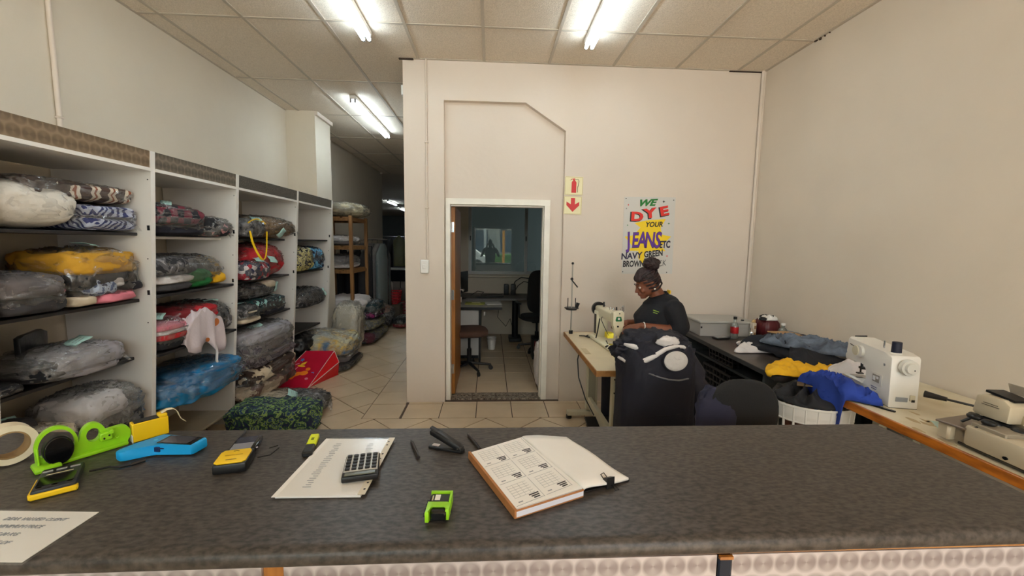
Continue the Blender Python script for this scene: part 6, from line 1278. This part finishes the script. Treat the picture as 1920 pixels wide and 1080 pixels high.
tr = MB(); tr.tube([(-.235, -.0, .95), (-.21, -.07, .945), (-.165, -.118, .955), (-.12, -.142, .972), (-.07, -.148, 1.0), (-.01, -.138, 1.035), (.05, -.132, 1.05), (.10, -.122, 1.045), (.15, -.10, 1.01)], [.008, .012, .014, .015, .014, .012, .011, .010, .008], 10).build('white_piping', WHC, jk, 180)
MB().tube([(-.21, -.02, 1.035), (-.17, -.06, 1.03), (-.12, -.09, 1.02), (-.08, -.11, 1.01)], [.008, .016, .015, .008], 10).build('white_lining', WHC, jk, 180)
w2 = lump('white_lining', WHC, jk, (.015, -.105, 1.04), (.13, .05, .065), (1.0, 1.0), .2, 14, 11, ridge=.2, nu=30, nv=16)
# round white patch with stitched rim, following the front
pc = MB(); pc.lathe([(0, .010), (.045, .009), (.062, .006), (.066, 0)], (0, 0, 0), 32); pr_ = pc.build('round_patch', mat('crinkled_white', (206, 202, 198), .6, bump=1, bs=40), jk, 180, (.04, -.168, .975), (R(84), 0, R(5))); pr_.scale = (1.12, .88, 1)
MB().lathe([(.064, .003), (.068, .008), (.073, .004), (.070, -.001)], (0, 0, 0), 32).build('patch_rim', NAVYD, pr_, 180)
MB().tube([(-.11, -.158, .90), (-.05, -.175, .882), (0, -.178, .870), (.06, -.178, .865), (.12, -.162, .870), (.165, -.13, .878)], .0055, 8).build('zip', mat('zip_grey', (110, 112, 118), .35, .4), jk, 180)
for k, (z, a) in enumerate(((.66, 0), (.52, .02), (.38, .0))): MB().tube([(-.20, -.10, z), (-.1, -.160, z - .012), (.02, -.172, z - .006 + a), (.10, -.162, z + .004), (.18, -.11, z + .01)], .003, 6).build('quilting_seam', NAVYD, jk, 180)
lump('hem', NAVYD, jk, (.26, .10, .06), (.26, .30, .34), (.6, .7), .12, 6, 15, ridge=.12)
wp = thing('waste_basket', 'low open bin with a dark rim left of the big navy jacket', 'bin', (.78, 2.36, 0)) if 0 else None
lump_o = lump('dark_bundle', mat('olive_black_cloth', (44, 42, 34), .8, bump=.3, bs=20), None, (0, 0, 0), (.26, .22, .16), (.6, .7), .08, 6, 19, loc=(.80 + .06, 2.30, .002)); lump_o.location.x = .70; tag(lump_o, 'low dark olive bundle on the floor left of the navy jacket', 'bundle')

# ================================================================ OFFICE SEEN THROUGH THE DOOR
od = thing('desk', 'white office desk with a grey top just inside the doorway', 'desk', (-.26, 5.62, 0))
MB().box((0, 0, .735), (.84, .62, .03), bevel=.003).build('desk_top', mat('pale_grey_top', (190, 186, 178), .45), od); MB().box((0, -.31, .732), (.845, .006, .034)).build('dark_edge', METD, od)
MB().box((-.14, -.25, .40), (.52, .02, .60)).build('front_panel', mat('office_white', (196, 194, 190), .5), od); MB().box((-.14, -.22, .08), (.50, .05, .05)).build('plinth', METD, od)
for x in (-.40, .13): MB().box((x, 0, .36), (.025, .56, .72)).build('side_panel', METD if x > 0 else WHITE, od)
MB().box((.19, -.27, .66), (.02, .01, .05)).build('drawer_pull', WHP, od)
e2 = thing('desk', 'curved grey office desk farther back under the window', 'desk', (.35, 6.62, 0)); MB().prism([(-.95, -.32), (.05, -.32), (.30, -.20), (.42, .0), (.46, .38), (-.95, .38)], .70, .73).build('desk_top', mat('mid_grey_top', (120, 116, 112), .5), e2, 0)
MB().cyl((.06, .0, .0), (.06, .0, .70), .05, seg=14).build('leg', METD, e2); MB().box((.06, 0, .04), (.2, .3, .06), bevel=.01).build('foot', BLKP, e2); MB().box((-.93, 0, .35), (.03, .6, .69)).build('leg', METD, e2)
mo = thing('monitor', 'black flat monitor seen edge-on at the left of the office desk', 'monitor', (-.42, 6.15, .751), R(72)); MB().box((0, 0, .24), (.46, .03, .32), bevel=.006).build('screen', BLKP, mo); MB().box((0, .03, .05), (.05, .02, .10)).cyl((0, .03, 0), (0, .03, .012), .10).build('stand', BLKP, mo)
for k, lbl in enumerate(('left black desktop speaker under the office window', 'right black desktop speaker under the office window')):
    s_ = thing('speaker', lbl, 'speaker', (.27 + .115 * k, 6.78, .731)); MB().box((0, 0, .09), (.08, .09, .18), bevel=.012, seg=2).build('cabinet', BLKP, s_); MB().cyl((0, -.046, .07), (0, -.049, .07), .03, seg=18).build('cone', METD, s_); MB().cyl((0, -.046, .14), (0, -.049, .14), .014, seg=14).build('tweeter', METD, s_)
kb = thing('keyboard', 'dark keyboard lying on the back desk', 'keyboard', (.0, 6.50, .731), R(8)); MB().box((0, 0, .01), (.42, .15, .018), bevel=.004).build('keyboard_body', BLKP, kb)
t = thing('water_bottle', 'small white-labelled bottle on the office desk', 'bottle', (-.42, 5.62, .751)); MB().lathe([(0, 0), (.035, 0), (.036, .1), (.03, .13), (.014, .15), (.014, .17), (0, .17)]).build('bottle_body', clear('bottle_plastic', (225, 235, 228), .1, .7, .05), t); MB().lathe([(.0365, .02), (.037, .022), (.037, .09), (.0365, .092)]).build('label', WHP, t); MB().cyl((0, 0, .168), (0, 0, .185), .016).build('cap', WHP, t)
t = thing('notepad', 'yellow-green notepad with a pale note on the office desk', 'notepad', (-.20, 5.60, .751), R(-5)); MB().box((0, 0, .008), (.26, .16, .014)).build('pad', mat('yellow_green_pad', (176, 178, 84), .7), t); MB().box((.02, .02, .0185), (.12, .08, .006)).build('note_block', mat('pale_note', (206, 200, 150), .7), t)
t = thing('document_pile', 'white papers at the right end of the office desk', 'paper', (.04, 5.66, .751), R(12)); MB().box((0, 0, .004), (.21, .27, .006)).build('papers', PAPER, t)
o = MB().tube([(.35, 6.9, .75), (.42, 6.86, .95), (.52, 6.84, 1.02), (.66, 6.8, 1.0)], .008, 6).tube([(.40, 6.9, .75), (.47, 6.86, .88), (.56, 6.84, .95), (.68, 6.8, .93)], .006, 6).build('cable_loop', BLKP); tag(o, 'black cables looping up behind the speakers to the right', 'cable')
o = MB().tube([(-.3, 6.6, .745), (-.2, 6.7, .80), (-.1, 6.72, .78), (-.15, 6.6, .745), (.05, 6.65, .76), (.2, 6.7, .745)], .006, 6).build('loose_cable', BLKP); tag(o, 'loose black cables lying across the back desk', 'cable')
o = MB().tube([(.16, 6.3, .70), (.12, 6.28, .45), (.25, 6.3, .3), (.32, 6.4, .4), (.38, 6.5, .2), (.45, 6.55, .05)], .005, 6).build('hanging_cable', BLKP); tag(o, 'black cable dangling below the office desks', 'cable')
t = thing('waste_bin', 'small white waste bin beside the office desk', 'bin', (.03, 6.07, 0)); t.scale = (.6, .6, .62); MB().lathe([(.0, .0), (.085, .0), (.11, .28), (.115, .285), (.106, .28), (.082, .01), (0, .01)]).build('bin_body', WHP, t); MB().lathe([(.116, .24), (.122, .25), (.118, .31), (.108, .30)]).build('liner_rim', FILM2, t)
brc = office_chair('brown upholstered office chair in front of the office desk', -.25, 5.02, -80, mat('brown_upholstery', (88, 62, 50), .9, bump=.2, bs=200), .50, True, h_=.32)
office_chair('black high-backed office chair at the right of the office', .70, 6.03, 8, UPH, .50, True, True, h_=.62)
lump_b = lump('black_coat', BLKC, None, (0, 0, 0), (.36, .22, .62), (.6, .7), .1, 6, 23, loc=(.70, 6.0, .66)) if 0 else None
t = thing('crate_stack', 'dark box with a red side under the right-hand office chair', 'box', (.72, 5.62, 0)); t.scale = (.8, .8, .8); MB().box((0, 0, .18), (.34, .3, .36), bevel=.006).build('box_body', BLKP, t); MB().box((-.0, -.152, .24), (.28, .006, .16)).build('red_side', mat('dull_red', (110, 22, 26), .5), t)
o = lump('white_sack', WHC, None, (0, 0, 0), (.12, .28, .50), (.7, .7), .15, 7, 27, loc=(.56, 4.46, .002)); tag(o, 'white plastic sack against the right jamb inside the office', 'sack')
ps_ = thing('blind', 'grey roller panel hanging inside the window right pane', 'blind', (.98, 7.02, 1.40)) if 0 else None

# ================================================================ STREET outside the shopfront (seen only as a reflection in the office window)
gd = struct(MB().b2((-14, -30, -.12), (14, -3.2, -.02)).build('ground_outside', mat('pavement', (176, 170, 160), .85, var=.05, vs=2)))
bld = thing('street_building', 'pale single-storey building across the street', 'building', (0, -19, 0))
MB().b2((-9, -3, 0), (9, 0, 3.4)).build('wall', mat('pale_render', (222, 216, 206), .8), bld, 0); MB().b2((-9.4, -3.4, 3.4), (9.4, 1.4, 3.9)).build('roof', WHP, bld, 0)
for k in range(8): MB().b2((-8 + k * 2.2, -.02, .9), (-6.8 + k * 2.2, .03, 2.6)).build('window', mat('street_glass', (90, 110, 130), .1), bld, 0); MB().box((-7 + k * 2.2, 1.2, 1.7), (.2, .2, 3.4)).build('column', WHP, bld, 0)
hg = MB(); b = bmesh.new(); blob_bm(b, (0, -14.5, -.02), (9, .8, .85), .4, .3, .08, 4, 3, 120, 16, ridge=.1); hg.bm = b; o = hg.build('hedge', mat('hedge_green', (70, 120, 40), .9, var=.4, vs=9), None, 180); tag(o, 'clipped green hedge along the far side of the street', 'hedge')
pl = thing('street_post', 'yellow post at the kerb outside the shopfront', 'post', (.62, -5.2, -.02)); MB().cyl((0, 0, 0), (0, 0, 2.2), .06, seg=14).build('post_body', mat('post_yellow', (236, 160, 30), .5), pl); MB().box((0, 0, 2.45), (.30, .2, .5), bevel=.02).build('signal_box', BLKP, pl)
ca = thing('car', 'white hatchback parked across the street', 'car', (-2.0, -11.5, -.02))
MB().prism([(-1.9, .3), (1.95, .3), (2.0, .7), (1.5, .85), (.9, 1.35), (-1.0, 1.4), (-1.7, .95), (-1.95, .85)], -.8, .8, Matrix(((1, 0, 0, 0), (0, 0, -1, 0), (0, 1, 0, 0), (0, 0, 0, 1))), .05).build('car_body', WHP, ca)
MB().prism([(-1.35, .9), (1.2, .9), (.82, 1.28), (-.95, 1.32)], -.81, .81, Matrix(((1, 0, 0, 0), (0, 0, -1, 0), (0, 1, 0, 0), (0, 0, 0, 1)))).build('windows', BLKG, ca)
for x in (-1.2, 1.25):
    for y in (-.78, .78): MB().cyl((x, y - .1, .31), (x, y + .1, .31), .31, seg=24).build('wheel', BLKP, ca)
ph = thing('photographer', 'photographer in dark clothes, reflected in the office window', 'person', (0, -.42, 0))
ps2 = [('e', (0, 0, 1.60), (.075, .095, .12)), ((0, 0, 1.45), .055, (0, 0, 1.52), .055), ('h', ((0, 0, 1.38), (.20, .10, .05)), ((0, 0, 1.12), (.15, .11, .1)), ((0, 0, .95), (.17, .12, .08))),
       ((.20, 0, 1.36), .055, (.30, .08, 1.14), .042), ((.30, .08, 1.14), .040, (.12, .27, 1.46), .028), ((-.20, 0, 1.36), .055, (-.30, .08, 1.14), .042), ((-.30, .08, 1.14), .040, (-.12, .27, 1.46), .028),
       ((.09, 0, .92), .09, (.10, .02, .50), .065), ((.10, .02, .50), .06, (.10, 0, .09), .04), ((-.09, 0, .92), .09, (-.10, .02, .50), .065), ((-.10, .02, .50), .06, (-.10, 0, .09), .04), ((.10, 0, .05), .04, (.11, .16, .035), .032), ((-.10, 0, .05), .04, (-.11, .16, .035), .032)]
ps2 += hand_shapes((.12, .27, 1.46), (-.35, .3, 1), (-.6, .6, 0), 1, .7) + hand_shapes((-.12, .27, 1.46), (.35, .3, 1), (.6, .6, 0), 1, .7)
organic('body', ps2, BLKC, ph, .012, 3)
# phone held to one side of the lens
# ================================================================ CEILING LIGHTS
TUBE = mat('fluorescent_tube', (226, 244, 255), .3, emit=17)
def fitting(label, x, y0, y1, z=CH, strength=None, group=None):
    L = y1 - y0; t = thing('fluorescent_light', label, 'light', (x, (y0 + y1) / 2, z), 0, group)
    MB().box((0, 0, -.025), (.075, L, .045), bevel=.006).build('housing', WHP, t)
    for s_ in (-1, 1):
        MB().box((-.024 + 0, s_ * (L / 2 - .012), -.06), (.018, .022, .05)).box((.024, s_ * (L / 2 - .012), -.06), (.018, .022, .05)).build('lamp_holder', GREYP, t)
        MB().cyl((s_ * .024, -L / 2 + .025, -.075), (s_ * .024, L / 2 - .025, -.075), .013, seg=12).build('tube', TUBE, t)
    return t
fitting('twin fluorescent tube light on the ceiling, left of the office wall', -.99, 2.03, 3.53)
fitting('twin fluorescent tube light on the ceiling above the sewing area', .785, 2.02, 3.52)
fitting('twin fluorescent tube light over the corridor beside the pilaster', -1.58, 5.0, 6.62)
for k, (x, y) in enumerate(((-4.1, 17.0), (-4.35, 20.5), (-3.55, 20.3), (-5.2, 15), (-2, 14))):
    fitting(('nearest of the lights in view in the storeroom', 'farthest storeroom light, left of its neighbour', 'far storeroom light closest to the office wall', 'storeroom light hidden to the left of the corridor mouth', 'storeroom light over the middle of the room')[k] + ' (fluorescent)', x, y, y + 1.5, CH, None, 'distant storeroom lights')
